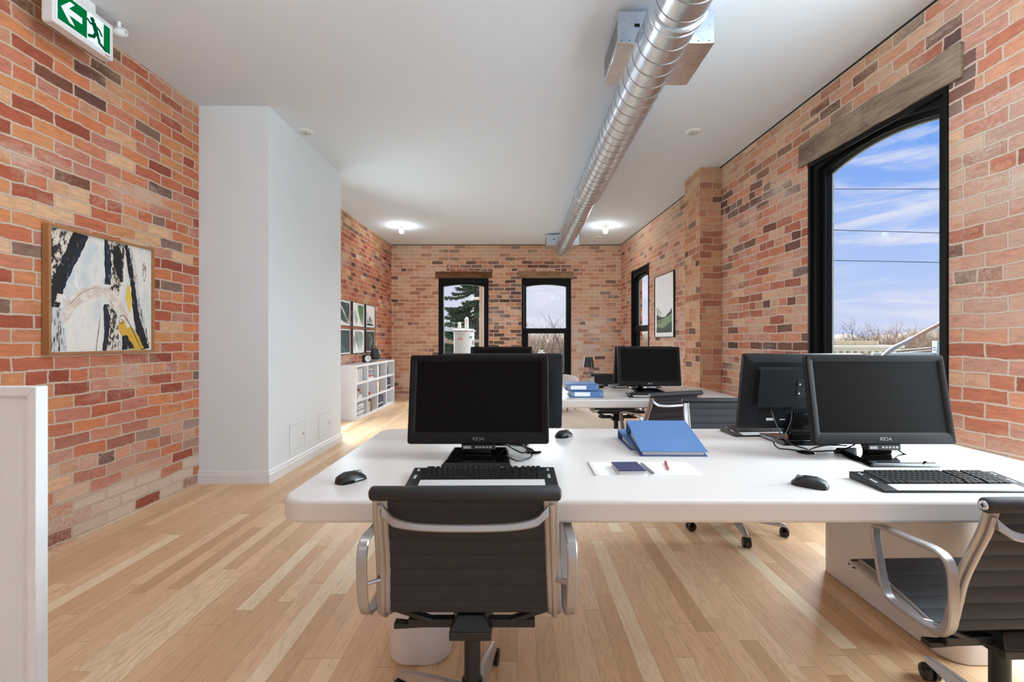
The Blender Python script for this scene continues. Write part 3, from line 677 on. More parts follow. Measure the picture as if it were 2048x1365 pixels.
cable(mB, [(1.45, 2.04, .79), (1.40, 2.05, .765), (1.34, 2.07, .755), (1.28, 2.10, .744)])
cable(mC, [(1.23, 2.325, .93), (1.235, 2.29, .86), (1.25, 2.25, .79), (1.27, 2.2, .755), (1.30, 2.14, .748), (1.285, 2.105, .744)])
cable(mC, [(1.33, 2.325, .93), (1.32, 2.29, .87), (1.27, 2.25, .80), (1.20, 2.22, .765), (1.19, 2.17, .746), (1.23, 2.14, .745), (1.27, 2.105, .744)])
cable(mD, [(-.05, 2.31, .85), (.0, 2.24, .78), (.04, 2.17, .75), (.065, 2.12, .744)])

# ---------------------------------------------------------------- keyboards and mice
def make_keyboard(label):
    t = thing('computer_keyboard', label, 'keyboard')
    W, D = .52, .168
    P = [(-D / 2, .0), (-D / 2, .008), (-D / 2 + .05, .014), (D / 2, .026), (D / 2, .0)]
    b = MB(); b.prism(P, -W / 2, W / 2, 'x'); b.build('case', m_blackp, t, bevel=.004)
    zz = lambda y: .014 + (y + D / 2 - .05) * .012 / (D - .05)
    b = MB(); y0 = -D / 2 + .053; rows = 6; pit = .0188
    for r_ in range(rows):
        y = y0 + r_ * pit; x = -W / 2 + .05
        if r_ == 0: ws = [.024, .02, .024, .115, .024, .02, .02, .024, None, .02, .02, .02, None, .041, .02, .02]
        else: ws = [.02 + (.004 * ((r_ * 3) % 4)), *[.0185] * 13, None, .0185, .0185, .0185, None, .0185, .0185, .0185, .0185]
        tot = sum((w_ or .008) + .0018 for w_ in ws); k = (W - .10) / tot
        for w_ in ws:
            if w_ is None: x += .0098 * k; continue
            z = zz(y); b.hexa([(x, y, z - .002), (x + w_ * k, y, z - .002), (x + w_ * k, y + .0168, z - .001), (x, y + .0168, z - .001)], [(x + .0015, y + .002, z + .006), (x + w_ * k - .0015, y + .002, z + .006), (x + w_ * k - .0015, y + .0152, z + .0075), (x + .0015, y + .0152, z + .0075)])
            x += (w_ + .0018) * k
    b.build('keys', m_key, t)
    b = MB(); z = .0085
    b.hexa([(-W / 2 + .045, -D / 2 + .002, .006), (W / 2 - .045, -D / 2 + .002, .006), (W / 2 - .045, -D / 2 + .047, .012), (-W / 2 + .045, -D / 2 + .047, .012)],
           [(-W / 2 + .045, -D / 2 + .003, .0098), (W / 2 - .045, -D / 2 + .003, .0098), (W / 2 - .045, -D / 2 + .047, .0152), (-W / 2 + .045, -D / 2 + .047, .0152)])
    b.build('palm_rest', m_palm, t, bevel=.001, seg=1)
    b = MB()
    for sx in (-1, 1):
        for (dy, w_, l_) in ((.062, .006, .009), (.074, .008, .004), (.084, .006, .008), (.13, .006, .006), (.142, .006, .005)):
            x = sx * (W / 2 - .024); y = -D / 2 + dy; z = zz(y); b.box(x - w_, x + w_ * .3, y, y + l_, z, z + .0018)
    b.build('media_buttons', m_keyw, t)
    return t
kb = make_keyboard('black keyboard with pale palm rest behind the chair seen squarely from the back'); kb.location = (-.122, 1.684, DT); kb.rotation_euler = (0, 0, R(1)); kb['group'] = 'keyboards on the desks'
again(kb, 'black keyboard with pale palm rest in front of the monitor by the big window', (1.456, 1.632, DT), R(0))
again(kb, 'black keyboard partly hidden under the monitor that shows its vented back', (1.375, 2.535, DT), R(2))
again(kb, 'black keyboard on the farther desk, half hidden by the chair back', (1.22, 4.17, DT), R(-2))
again(kb, 'black keyboard on the farther desk, a sliver beside the chair showing beyond it', (1.23, 4.99, DT), R(4))
def make_mouse(label):
    t = thing('computer_mouse', label, 'mouse')
    b = MB(); prof = [(-.054, .012, .012), (-.045, .027, .026), (-.02, .033, .036), (.01, .032, .035), (.036, .029, .025), (.052, .02, .014), (.057, .008, .008)]
    rings = []
    for y, hw, h in prof:
        rings.append([(hw * math.cos(R(a)), y, max(.0, h * math.sin(R(a)) ** .8 if math.sin(R(a)) > 0 else 0)) for a in range(0, 181, 20)])
    b.sweep(rings); b.build('shell', m_blackp, t, ang=60)
    b = MB(); b.tube([(0, .012, .0352), (0, .03, .0305), (0, .046, .02)], .0012, 5); b.build('button_seam', m_slot, t)
    b = MB(); b.lathe([(.001, -.003), (.008, -.003), (.008, .003), (.001, .003)], 14, (0, .034, .026), 'x'); b.build('scroll_wheel', m_alu_dull, t)
    b = MB(); b.sweep([[(hw * 1.012 * math.cos(R(a)), y, max(.0, h * math.sin(R(a)))) for a in (0, 12, 24)] + [(hw * .9, y, .004)] for y, hw, h in prof[1:5]]); b.build('side_grip', m_gloss, t)
    return t
ms = make_mouse('black mouse at the rounded desk corner closest to the white bulkhead'); ms.location = (-.59, 1.68, DT); ms.rotation_euler = (0, 0, R(-40)); ms['group'] = 'mice on the desks'
again(ms, 'black mouse between the open folder and the keyboard by the big window', (.998, 1.62, DT), R(50))
again(ms, 'black mouse behind the blank monitor, beside the propped blue binders', (.24, 2.45, DT), R(-40))
again(ms, 'black mouse on the farther desk between blue binders and monitor', (.865, 4.95, DT), R(160))
again(ms, 'black mouse on the farther desk showing just above the chair back', (1.515, 4.06, DT), R(10))

# ---------------------------------------------------------------- chairs
def make_chair(label):
    t = thing('office_chair', label, 'chair', group='mesh office chairs at the desks')
    P = cat([(0, -.20, .806), (0, -.185, .74), (0, -.155, .66), (0, -.128, .58), (0, -.113, .50), (0, -.104, .455), (0, -.082, .414), (0, -.03, .400), (0, .06, .418), (0, .16, .436), (0, .24, .445), (0, .262, .443)], 6)
    n = len(P); L = [0.0]
    for i in range(1, n): L.append(L[-1] + (P[i] - P[i - 1]).length)
    LT = L[-1]
    def hw(i):
        s = L[i] / .42; return .238 + .020 * min(1, s) if s < 1 else .258 - .01 * (L[i] - .42) / (LT - .42)
    def nrm(i):
        tn = (P[min(n - 1, i + 1)] - P[max(0, i - 1)]).normalized(); return Vector((0, tn.z, -tn.y)).normalized() * -1
    for sx in (-1, 1):
        b = MB(); pts = [P[i] + Vector((sx * hw(i), 0, 0)) for i in range(n)]
        b.strap(pts, .042, .014); b.strap([p + nrm(i) * -.010 for i, p in enumerate(pts)][2:-6], .014, .012)
        b.strap([p + nrm(i) * .008 + Vector((-sx * .014, 0, 0)) for i, p in enumerate(pts)], .010, .008)
        b.build('side_rail', m_alu, t)
        b = MB()                                                 # armrest: closed flat loop
        lp = cat([(0, .085, .645), (0, -.03, .652), (0, -.118, .655), (0, -.155, .625), (0, -.160, .54), (0, -.150, .465), (0, -.112, .430), (0, -.02, .424), (0, .05, .432), (0, .075, .47), (0, .092, .55), (0, .105, .62)], 5, True)
        xx = sx * .297
        rg = [p + Vector((xx + sx * .006 * math.sin((p.z - .43) * 9), 0, 0)) for p in lp]
        b.strap(rg, .030, .012, (1, 0, 0), True); b.build('armrest', m_alu, t)
        b = MB(); b.cyl((sx * .255, -.128, .535), (sx * .297, -.158, .535), .006, 8); b.cyl((sx * .25, -.04, .412), (sx * .297, -.04, .424), .006, 8); b.build('armrest_peg', m_alu, t)
    # ribbed sling
    b = MB(); nx = 6; fr, bk = [], []
    PP = []
    for i in range(n - 1):
        for k in range(6):
            f = k / 6; PP.append((P[i].lerp(P[i + 1], f), L[i] + (L[i + 1] - L[i]) * f, nrm(i).lerp(nrm(i + 1), f).normalized(), hw(i) + (hw(i + 1) - hw(i)) * f))
    PP = PP[1:-1]
    rows = []
    for p, l, nr, h in PP:
        w_ = abs(math.sin(math.pi * l / .052)) ** .45
        th = .0018 + .0055 * w_
        rows.append([p + nr * (.004 + th) + Vector((-h + .018, 0, 0)), p + nr * (.004 + th) + Vector((h - .018, 0, 0)), p + nr * (.004 - th) + Vector((h - .018, 0, 0)), p + nr * (.004 - th) + Vector((-h + .018, 0, 0))])
    b.sweep(rows); b.build('sling', m_mesh, t, ang=50)
    b = MB(); r_ = .0205; b.lathe([(.001, -.264), (r_ * .8, -.264), (r_, -.258), (r_, .258), (r_ * .8, .264), (.001, .264)], 24, (0, -.203, .812), 'x'); tr = b.build('top_roll', m_leather, t)
    b = MB(); r_ = .016; b.lathe([(.001, -.258), (r_ * .8, -.258), (r_, -.252), (r_, .252), (r_ * .8, .258), (.001, .258)], 20, (0, .268, .438), 'x'); fr_ = b.build('front_roll', m_leather, t)
    for sx in (-1, 1):
        for par, c, q, xx in ((tr, (-.203, .812), .013, .2645), (fr_, (.268, .438), .011, .2585)):
            b = MB(); b.lathe([(.001, 0), (q, 0), (q * .9, sx * .003), (.001, sx * .003)], 16, (sx * xx, *c), 'x'); e = b.build('end_cap', m_chrome, par)
    b = MB()
    for y, z in ((-.203, .812), (.268, .438)):
        for sx in (-1, 1):
            b.box(sx * .2676 - .0006, sx * .2676 + .0006, y - .006, y + .006, z - .0012, z + .0012); b.box(sx * .2676 - .0006, sx * .2676 + .0006, y - .0012, y + .0012, z - .006, z + .006)
    b.build('screw_slot', m_slot, tr)
    st = cat([(-.232, -.203, .765), (-.215, -.208, .75), (-.19, -.216, .735), (-.12, -.224, .726), (0, -.227, .724), (.12, -.224, .726), (.19, -.216, .735), (.215, -.208, .75), (.232, -.203, .765)], 5)
    b = MB(); wdt = [.020 + .014 * (abs(p.x) / .232) ** 6 for p in st]; b.strap(st, wdt, .012, (0, .25, 1)); b.build('back_stretcher', m_alu, t)
    b = MB(); b.box(-.2, .2, -.035, -.005, .335, .362); b.box(-.2, .2, .10, .125, .345, .368)
    for sx in (-1, 1):
        b.hexa([(sx * .245, -.05, .395), (sx * .245, -.02, .395), (sx * .12, -.01, .345), (sx * .12, -.035, .345)], [(sx * .245, -.05, .412), (sx * .245, -.02, .412), (sx * .12, -.01, .362), (sx * .12, -.035, .362)])
        b.hexa([(sx * .245, .09, .405), (sx * .245, .12, .405), (sx * .12, .125, .35), (sx * .12, .10, .35)], [(sx * .245, .09, .425), (sx * .245, .12, .425), (sx * .12, .125, .367), (sx * .12, .10, .367)])
    b.build('under_frame', m_blackm, t, bevel=.004)
    b = MB(); b.hexa([(-.065, -.075, .318), (.065, -.075, .318), (.065, .13, .318), (-.065, .13, .318)], [(-.065, -.075, .345), (.065, -.075, .345), (.065, .13, .345), (-.065, .13, .345)])
    b.hexa([(-.065, -.075, .345), (.065, -.075, .345), (.065, .13, .345), (-.065, .13, .345)], [(-.042, -.045, .385), (.042, -.045, .385), (.042, .11, .385), (-.042, .11, .385)]); b.build('tilt_mechanism', m_blackm, t, bevel=.004)
    b = MB(); b.tube([(-.06, 0, .335), (-.14, -.01, .335), (-.165, -.012, .335)], .0035, 8); b.hexa([(-.16, -.026, .330), (-.16, .002, .330), (-.245, .004, .328), (-.245, -.03, .328)], [(-.16, -.024, .338), (-.16, 0, .338), (-.245, .002, .345), (-.245, -.028, .345)]); b.build('lever', m_blackp, t, bevel=.002)
    b = MB(); b.lathe([(.026, .15), (.026, .32)], 18); b.lathe([(.034, .07), (.034, .15), (.026, .152)], 18); b.build('gas_column', m_blackm, t)
    b = MB(); b.lathe([(.001, .075), (.045, .075), (.048, .10), (.040, .125), (.001, .125)], 20); b.build('hub', m_alu_dull, t)
    for k in range(5):
        a = R(80 + 72 * k); d = Vector((math.cos(a), math.sin(a), 0)); s_ = Vector((-d.y, d.x, 0))
        def ringat(rad, w_, z0, z1): return [d * rad - s_ * w_ + Vector((0, 0, z0)), d * rad + s_ * w_ + Vector((0, 0, z0)), d * rad + s_ * w_ * .45 + Vector((0, 0, z1)), d * rad - s_ * w_ * .45 + Vector((0, 0, z1))]
        b = MB(); b.sweep([ringat(.03, .026, .075, .125), ringat(.18, .022, .066, .104), ringat(.29, .017, .062, .084), ringat(.31, .012, .062, .078)]); lg = b.build('base_leg', m_alu, t, bevel=.003)
        b = MB(); c = d * .295; b.cyl(c + Vector((0, 0, .062)), c + Vector((0, 0, .045)), .007, 8)
        for q in (-1, 1): b.cyl(c + s_ * q * .006 + Vector((0, 0, .0275)), c + s_ * q * .022 + Vector((0, 0, .0275)), .0275, 16)
        b.box(-.012, .012, -.022, .022, .03, .056, 0, Matrix.Translation(c) @ Matrix.Rotation(a, 4, 'Z')); b.build('caster', m_blackp, lg)
    return t
ch = make_chair('black mesh chair seen squarely from behind at the desk by the camera'); ch.location = (-.145, 1.525, 0)
again(ch, 'black mesh chair at the window end of the front desk, cut by the picture edge', (1.462, 1.44, 0), R(2))
again(ch, 'black mesh chair tucked in beyond the front desk, facing us beside the vented monitor back', (1.42, 3.13, 0), R(180))
again(ch, 'black mesh chair turned aside at the near edge of the farther desk', (1.17, 3.93, 0), R(24))
again(ch, 'black mesh chair beyond the farther desk, facing us beside its monitor', (1.145, 5.52, 0), R(180))

# ---------------------------------------------------------------- binders, folder, notebooks
def wedge_binder(label, loc, rz, L=.285, D=.30, hs=.062, hf=.034, group=None, sit=0.0, pitch=0.0):
    """lever-arch binder lying flat: spine at +y, tall there and thin at the front"""
    t = thing('ring_binder', label, 'binder', loc, rz, group)
    if pitch: t.rotation_euler = (pitch, 0, rz)
    b = MB(); th = .003
    b.hexa([(-L / 2, -D / 2, 0), (L / 2, -D / 2, 0), (L / 2, D / 2, 0), (-L / 2, D / 2, 0)], [(-L / 2, -D / 2, th), (L / 2, -D / 2, th), (L / 2, D / 2, th), (-L / 2, D / 2, th)]); b.build('back_cover', m_blue_d, t)
    b = MB(); b.hexa([(-L / 2, -D / 2, hf), (L / 2, -D / 2, hf), (L / 2, D / 2, hs - th), (-L / 2, D / 2, hs - th)], [(-L / 2, -D / 2, hf + th), (L / 2, -D / 2, hf + th), (L / 2, D / 2, hs), (-L / 2, D / 2, hs)]); b.build('front_cover', m_blue, t)
    b = MB(); b.box(-L / 2, L / 2, D / 2 - th, D / 2, 0, hs); sp_ = b.build('spine', m_blue, t)
    b = MB(); b.box(-.03, .105, D / 2, D / 2 + .0008, .012, hs - .012); b.build('spine_label', m_paper, sp_)
    b = MB(); b.lathe([(.006, 0), (.009, 0), (.009, .0015), (.006, .0015)], 14, (.12, D / 2, hs / 2), 'y'); b.lathe([(.006, 0), (.009, 0), (.009, .0015), (.006, .0015)], 14, (-.125, D / 2, hs / 2), 'y'); b.build('finger_ring', m_chrome, sp_)
    b = MB(); b.hexa([(-L / 2 + .012, -D / 2 + .008, th), (L / 2 - .014, -D / 2 + .008, th), (L / 2 - .014, D / 2 - .055, th), (-L / 2 + .012, D / 2 - .055, th)], [(-L / 2 + .012, -D / 2 + .008, hf), (L / 2 - .014, -D / 2 + .008, hf), (L / 2 - .014, D / 2 - .055, hs * .80), (-L / 2 + .012, D / 2 - .055, hs * .80)]); b.build('paper_block', m_pages, t)
    b = MB(); b.tube(cat([(0, D / 2 - .02, .003), (0, D / 2 - .024, hs * .6), (0, D / 2 - .05, hs * .8), (0, D / 2 - .075, hs * .55)], 5), .002, 6); b.build('ring_clip', m_chrome, t)
    return t
wedge_binder('blue ring binder underneath, peeking out below the propped one on the front desk', (.648, 2.285, DT), 0, L=.275, D=.27, hs=.045, hf=.018, group='blue binders on the front desk')
wedge_binder('blue ring binder propped on top with its cover facing up on the front desk', (.672, 2.18, DT + .0235), R(-1), L=.285, D=.30, hs=.060, hf=.020, group='blue binders on the front desk', pitch=R(8.8))
wedge_binder('blue binder with white spine label, lower of the two stacked on the farther desk', (.598, 4.255, DT), R(180), L=.285, D=.31, hs=.058, hf=.054, group='blue binders on the farther desk')
wedge_binder('blue binder with white spine label, upper of the two stacked on the farther desk', (.560, 4.265, DT + .0585), R(182), L=.275, D=.31, hs=.055, hf=.052, group='blue binders on the farther desk')
t = thing('paper_folder', 'open white folder lying in front of the propped blue binders', 'folder', (.485, 1.835, DT))
b = MB(); b.box(-.2, -.005, -.095, .095, 0, .003); b.build('back_cover', m_paper, t)
b = MB(); b.box(.003, .197, -.095, .095, 0, .0035); b.build('front_cover', m_paper, t)
b = MB(); b.box(-.2, -.188, -.095, .095, .003, .006); b.build('fold_strip', M('folder fold', (222, 220, 220), .7), t)
t = thing('notebook', 'small navy notebook lying on the open white folder', 'notebook', (.42, 1.805, DT + .0045), R(2))
b = MB(); b.box(-.05, .05, -.062, .062, 0, .002); b.build('back_cover', m_paper, t)
b = MB(); b.box(-.0485, .0485, -.060, .060, .002, .013); b.build('pages', m_pages, t)
b = MB(); b.box(-.05, .05, -.062, .062, .013, .0155); b.build('front_cover', m_navy, t)
t = thing('notepad', 'blank white notepad under the red pen on the open folder', 'notepad', (.545, 1.82, DT + .004), R(3))
b = MB(); b.box(-.052, .052, -.068, .068, 0, .007); b.build('pages', m_paper, t)
b = MB(); b.box(-.0545, -.046, -.068, .068, 0, .0085); b.build('spine_strip', m_alu_dull, t)
t = thing('pen', 'red pen lying on the white notepad', 'pen', (.575, 1.828, DT + .0155), R(78))
b = MB(); b.lathe([(.0012, -.062), (.0038, -.05), (.0042, -.02), (.0042, .04)], 10, axis='x'); b.build('barrel', m_red, t)
b = MB(); b.lathe([(.0046, .018), (.0046, .06), (.003, .064)], 10, axis='x'); b.build('cap', M('dark red pen cap', (160, 52, 58), .4), t)
# ---------------------------------------------------------------- bookshelf and what stands in it (x along the wall, front at -y)
SHX, SHY, SHL, SHD, SHH, TK = -2.578, 8.345, 2.15, .25, .85, .034
m_shelf = M('white shelf board', (236, 238, 242), .4, vary=.008)
sh = thing('bookshelf', 'low white open bookshelf of twelve cells below the leaf prints', 'bookshelf', (SHX, SHY, 0), RZL)
for x in (-SHL / 2, SHL / 2 - TK): b = MB(); b.box(x, x + TK, -SHD / 2, SHD / 2, 0, SHH); b.build('side_panel', m_shelf, sh, bevel=.002, seg=1)
for z, nm in ((SHH - TK, 'top_panel'), (0, 'bottom_panel')): b = MB(); b.box(-SHL / 2 + TK, SHL / 2 - TK, -SHD / 2, SHD / 2, z, z + TK); b.build(nm, m_shelf, sh)
CW = (SHL - 5 * TK) / 4; CH = (SHH - 4 * TK) / 3
CX = [-SHL / 2 + TK + c * (CW + TK) for c in range(4)]; CZ = [SHH - TK - CH - r_ * (CH + TK) for r_ in range(3)]
for c in (1, 2, 3): b = MB(); b.box(CX[c] - TK, CX[c], -SHD / 2, SHD / 2, TK, SHH - TK); b.build('upright', m_shelf, sh)
for r_ in (0, 1):
    for c in range(4): b = MB(); b.box(CX[c], CX[c] + CW, -SHD / 2 + .001, SHD / 2, CZ[r_] - TK, CZ[r_]); b.build('shelf', m_shelf, sh)
b = MB(); b.box(-SHL / 2 + .002, SHL / 2 - .002, SHD / 2 - .006, SHD / 2, .002, SHH - .002); b.build('back_panel', m_shelf, sh)
FR = Matrix.Translation((SHX, SHY, 0)) @ Matrix.Rotation(RZL, 4, 'Z')
BC = {}
def cover(rgb):
    if rgb not in BC: BC[rgb] = M('book cover %d %d %d' % rgb, rgb, .55, vary=.05)
    return BC[rgb]
def book(label, x, z, tx, dp, h, rgb, group, lean=0.0, flat=False, turn=0.0, band=False, nm='book', catg='book'):
    """upright: tx thick along the shelf; flat: tx long, h thick"""
    b = MB(); e = .0025
    if flat:
        b.box(-tx / 2, tx / 2, -dp / 2, dp / 2, 0, e); b.box(-tx / 2, tx / 2, -dp / 2, dp / 2, h - e, h); b.box(-tx / 2, tx / 2, -dp / 2, -dp / 2 + e, e, h - e)
        b.box(-tx / 2 + .004, tx / 2 - .004, -dp / 2 + e, dp / 2 - .004, e, h - e, 1)
    else:
        b.box(-tx / 2, -tx / 2 + e, -dp / 2, dp / 2, 0, h); b.box(tx / 2 - e, tx / 2, -dp / 2, dp / 2, 0, h); b.box(-tx / 2 + e, tx / 2 - e, -dp / 2, -dp / 2 + e, 0, h)
        b.box(-tx / 2 + e, tx / 2 - e, -dp / 2 + e, dp / 2 - .004, .003, h - .004, 1)
        if band: b.box(-tx / 2, tx / 2, -dp / 2 - .0012, -dp / 2, h * .30, h * .36, 1)
    o = b.build(nm, [cover(rgb), m_paper if band else m_pages]); o.matrix_world = FR @ Matrix.Translation((x, -.03, z)) @ Matrix.Rotation(lean, 4, 'Y') @ Matrix.Rotation(turn, 4, 'Z')
    return tag(o, label, catg, group)
ORD = ['first', 'second', 'third', 'fourth', 'fifth', 'sixth', 'seventh', 'eighth', 'ninth', 'tenth']
def row(c, r_, items, where, group, dp=.17, x0=.03, band=False, nm='book', word='book'):
    x = CX[c] + x0
    for i, (tx, h, rgb, cname) in enumerate(items):
        book('%s %s, %s along %s' % (cname, word, ORD[i], where), x + tx / 2, CZ[r_], tx, dp, h, rgb, group, band=band, nm=nm, catg=word.split()[-1]); x += tx + .0015
def stack(c, r_, items, where, group, x0=.16, seed=3, word='book'):
    rnd = random.Random(seed); z = CZ[r_]
    for i, (tx, h, rgb, cname) in enumerate(items):
        book('%s %s, %s from the bottom of %s' % (cname, word, ORD[i], where), CX[c] + x0 + rnd.uniform(-.012, .012), z, tx, .17, h, rgb, group, flat=True, turn=rnd.uniform(-.09, .09), nm=word, catg=word); z += h + .0006
    return z
W_, GY, BLK, REDC = (232, 232, 230), (150, 152, 154), (40, 40, 44), (188, 60, 52)
row(0, 0, [(.055, .205, W_, 'white'), (.034, .20, GY, 'grey'), (.05, .205, (220, 220, 220), 'off-white'), (.03, .198, (120, 122, 126), 'dark grey'), (.045, .205, W_, 'white')], 'the upright row in the first top shelf cell', 'upright books in the first top cell')
stack(1, 0, [(.30, .022, W_, 'white'), (.28, .018, (224, 222, 214), 'cream'), (.24, .018, REDC, 'red'), (.22, .020, (170, 44, 44), 'dark red'), (.25, .014, (180, 200, 214), 'pale blue'), (.23, .018, (84, 92, 98), 'slate'), (.22, .018, (150, 156, 150), 'grey-green'), (.20, .018, BLK, 'black'), (.19, .018, (222, 220, 214), 'cream')], 'the flat pile in the top row', 'piled books in the top row')
row(2, 0, [(.045, .20, (196, 208, 200), 'pale green'), (.04, .205, (60, 74, 66), 'dark green'), (.05, .20, (34, 38, 40), 'black'), (.03, .196, (168, 140, 112), 'tan')], 'the upright row in the third top cell', 'upright books in the third top cell')
row(3, 0, [(.05, .18, (58, 76, 92), 'blue-grey'), (.035, .14, (48, 60, 70), 'short slate')], 'the upright row in the last top shelf cell', 'upright books in the last top cell')
zz0 = stack(0, 1, [(.26, .024, W_, 'white'), (.24, .020, (214, 214, 216), 'pale grey'), (.20, .020, (228, 226, 224), 'off-white')], 'the pile under the flower figure', 'piled books under the red figure', x0=.15, seed=5)
def at_shelf(x, y, z): return FR @ Vector((x, y, z))
p = at_shelf(CX[0] + .16, -.07, zz0)
t = thing('flower_figure', 'small red and white flower figure on the short pile of books', 'ornament', p)
m_redo = M('red ornament', (196, 66, 54), .4); m_whio = M('white ornament', (226, 220, 216), .5)
b = MB(); b.lathe([(.001, 0), (.03, 0), (.022, .03), (.012, .05), (.001, .052)], 14); b.build('foot', m_whio, t)
b = MB()
for k in range(5): b.ball((.026 * math.cos(k * 1.257), .012 * math.sin(k * 1.257), .075 + .012 * math.sin(k * 2.1)), (.02, .014, .018), 8)
b.build('petals', m_redo, t)
t = thing('apple_ornament', 'small red apple shaped ornament alone in the middle shelf row', 'ornament', at_shelf(CX[1] + .13, -.07, CZ[1]))
b = MB(); b.lathe([(.001, .004), (.02, 0), (.042, .02), (.046, .045), (.036, .068), (.012, .07), (.001, .062)], 18); b.build('body', m_redo, t)
b = MB(); b.tube([(0, 0, .06), (.004, 0, .085)], .004, 6); b.build('stem', cover((90, 60, 40)), t)
b = MB(); b.lathe([(.001, 0), (.05, 0), (.052, .004), (.001, .004)], 18, (.0, 0, -.0)); b.build('saucer', m_whio, t)
row(2, 1, [(.045, .19, (226, 220, 204), 'cream'), (.04, .195, (150, 112, 76), 'brown'), (.035, .18, (96, 62, 44), 'dark brown'), (.03, .17, (176, 138, 84), 'ochre')], 'the upright row in the middle of the shelf', 'upright books in the third middle cell')
row(3, 1, [(.06, .205, (40, 50, 74), 'navy')] * 4, 'the white-banded set in the middle shelf row', 'banded binders in the middle row', band=True, nm='ring_binder', word='binder')
stack(0, 2, [(.30, .022, W_, 'white'), (.29, .016, GY, 'grey'), (.30, .020, W_, 'white'), (.27, .016, (206, 206, 208), 'pale grey'), (.28, .022, W_, 'white'), (.27, .014, BLK, 'black'), (.29, .022, (222, 222, 224), 'off-white'), (.28, .018, (170, 172, 176), 'grey'), (.27, .022, W_, 'white'), (.28, .018, (226, 226, 226), 'off-white')], 'the tall pile in the bottom row', 'magazines piled in the bottom row', x0=.19, seed=9, word='magazine')
row(1, 2, [(.05, .17, (150, 160, 140), 'sage'), (.045, .18, (216, 208, 186), 'cream'), (.04, .19, (84, 58, 44), 'dark brown'), (.045, .20, (120, 84, 58), 'brown'), (.03, .175, (168, 140, 104), 'tan')], 'the upright row in the bottom shelf row', 'upright books in the bottom row')
row(2, 2, [(.06, .21, (42, 52, 78), 'navy')] * 5, 'the white-banded set in the bottom shelf row', 'banded binders in the bottom row', band=True, nm='ring_binder', word='binder')
# on top
t = thing('alarm_clock', 'small black alarm clock with a white dial on top of the bookshelf', 'clock', at_shelf(-.30, -.03, SHH), RZL - R(42))
b = MB(); b.box(-.075, .075, -.035, .035, .008, .135); b.build('case', m_blackp, t, bevel=.02, seg=4)
b = MB(); b.lathe([(.001, -.036), (.056, -.036), (.056, -.0385), (.001, -.0385)], 28, (0, 0, .07), 'y'); d_ = b.build('dial', m_paper, t)
b = MB(); b.box(-.002, .002, -.0405, -.039, .07, .115); b.box(0, .03, -.0405, -.039, .068, .072); b.build('hands', m_slot, d_)
for sx in (-1, 1): b = MB(); b.cyl((sx * .045, 0, 0), (sx * .04, 0, .02), .008, 8); b.build('foot', m_blackp, t)
b = MB(); b.box(-.02, .02, -.012, .012, .134, .142); b.build('alarm_button', m_blackp, t, bevel=.003)
tb1 = book('brown book lying flat on the shelf top, spine out, under the dark cloche', .19, SHH, .62, .17, .026, (150, 108, 84), 'books lying on the shelf top', flat=True)
tb2 = book('dark book lying on the brown one on the shelf top, under the cloche', .31, SHH + .0265, .56, .16, .022, (92, 84, 92), 'books lying on the shelf top', flat=True, turn=.03)
t = thing('glass_cloche', 'dark green dome on the books on top of the bookshelf', 'dome', at_shelf(.20, -.02, SHH + .049))
m_cl = M('dark green smoked dome', (54, 66, 60), .25, vary=.1)
b = MB(); b.lathe([(.001, 0), (.098, 0), (.098, .014), (.09, .016)], 28); b.build('base', m_blackp, t)
b = MB(); b.lathe([(.088, .015), (.09, .09), (.084, .13), (.062, .165), (.03, .182), (.001, .186)], 28); b.build('dome', m_cl, t)
b = MB(); b.ball((0, 0, .192), .011, 10); b.build('knob', m_blackp, t)

# ---------------------------------------------------------------- framed pictures
def frame_parts(t, W, Hh, fw, fd, mat):
    b = MB()
    for (x0, x1, z0, z1) in ((-W / 2, -W / 2 + fw, 0, Hh), (W / 2 - fw, W / 2, 0, Hh), (-W / 2 + fw, W / 2 - fw, 0, fw), (-W / 2 + fw, W / 2 - fw, Hh - fw, Hh)): b.box(x0, x1, -fd, -.002, z0, z1)
    b.build('frame', mat, t, bevel=.0015, seg=1)
def flat(b, pts, y, mi): b.poly([(a, y, c) for a, c in pts], mi)
m_darkfr = M('dark walnut frame', (58, 46, 42), .5)
GRN = [M('leaf deep teal', (22, 52, 58), .7), M('leaf mid green', (88, 146, 76), .7, vary=.3, scale=30), M('leaf pale grey green', (150, 170, 164), .7, vary=.2, scale=30), M('leaf dark green', (40, 82, 44), .7, vary=.3, scale=30), M('leaf soft grey', (130, 140, 134), .7, vary=.15, scale=30)]
m_teal = M('deep teal ground', (16, 42, 52), .7, vary=.35, scale=9); m_teal_l = M('teal highlight', (70, 130, 124), .7, vary=.3, scale=20); m_umber = M('dark umber ground', (46, 28, 24), .7, vary=.3, scale=8); m_fern = M('fern glow', (96, 146, 110), .7, vary=.4, scale=20)
def clip(p, w_, h0, h1): return (max(-w_, min(w_, p[0])), max(h0, min(h1, p[1])))
def frond(b, base, ang, ln, k, mi, y, box, spread=1.0, lw=.05, curve=0.3):
    pos = Vector(base); d = ln / k; a = ang
    for i in range(k):
        nx = pos + Vector((math.cos(a), math.sin(a))) * d
        ll = ln * .62 * math.sin(math.pi * (i + 1.2) / (k + 1.6)) * spread
        for s in (-1, 1):
            la = a + s * (0.85 - .35 * i / k); tip = pos + Vector((math.cos(la), math.sin(la))) * ll; nn = Vector((-math.sin(la), math.cos(la))) * ll * lw
            mid = pos.lerp(tip, .45)
            flat(b, [clip(q, *box) for q in (pos, mid + nn, tip, mid - nn)], y - .00005 * i - .00002 * (s + 1), mi)
        pos = nx; a += curve * d
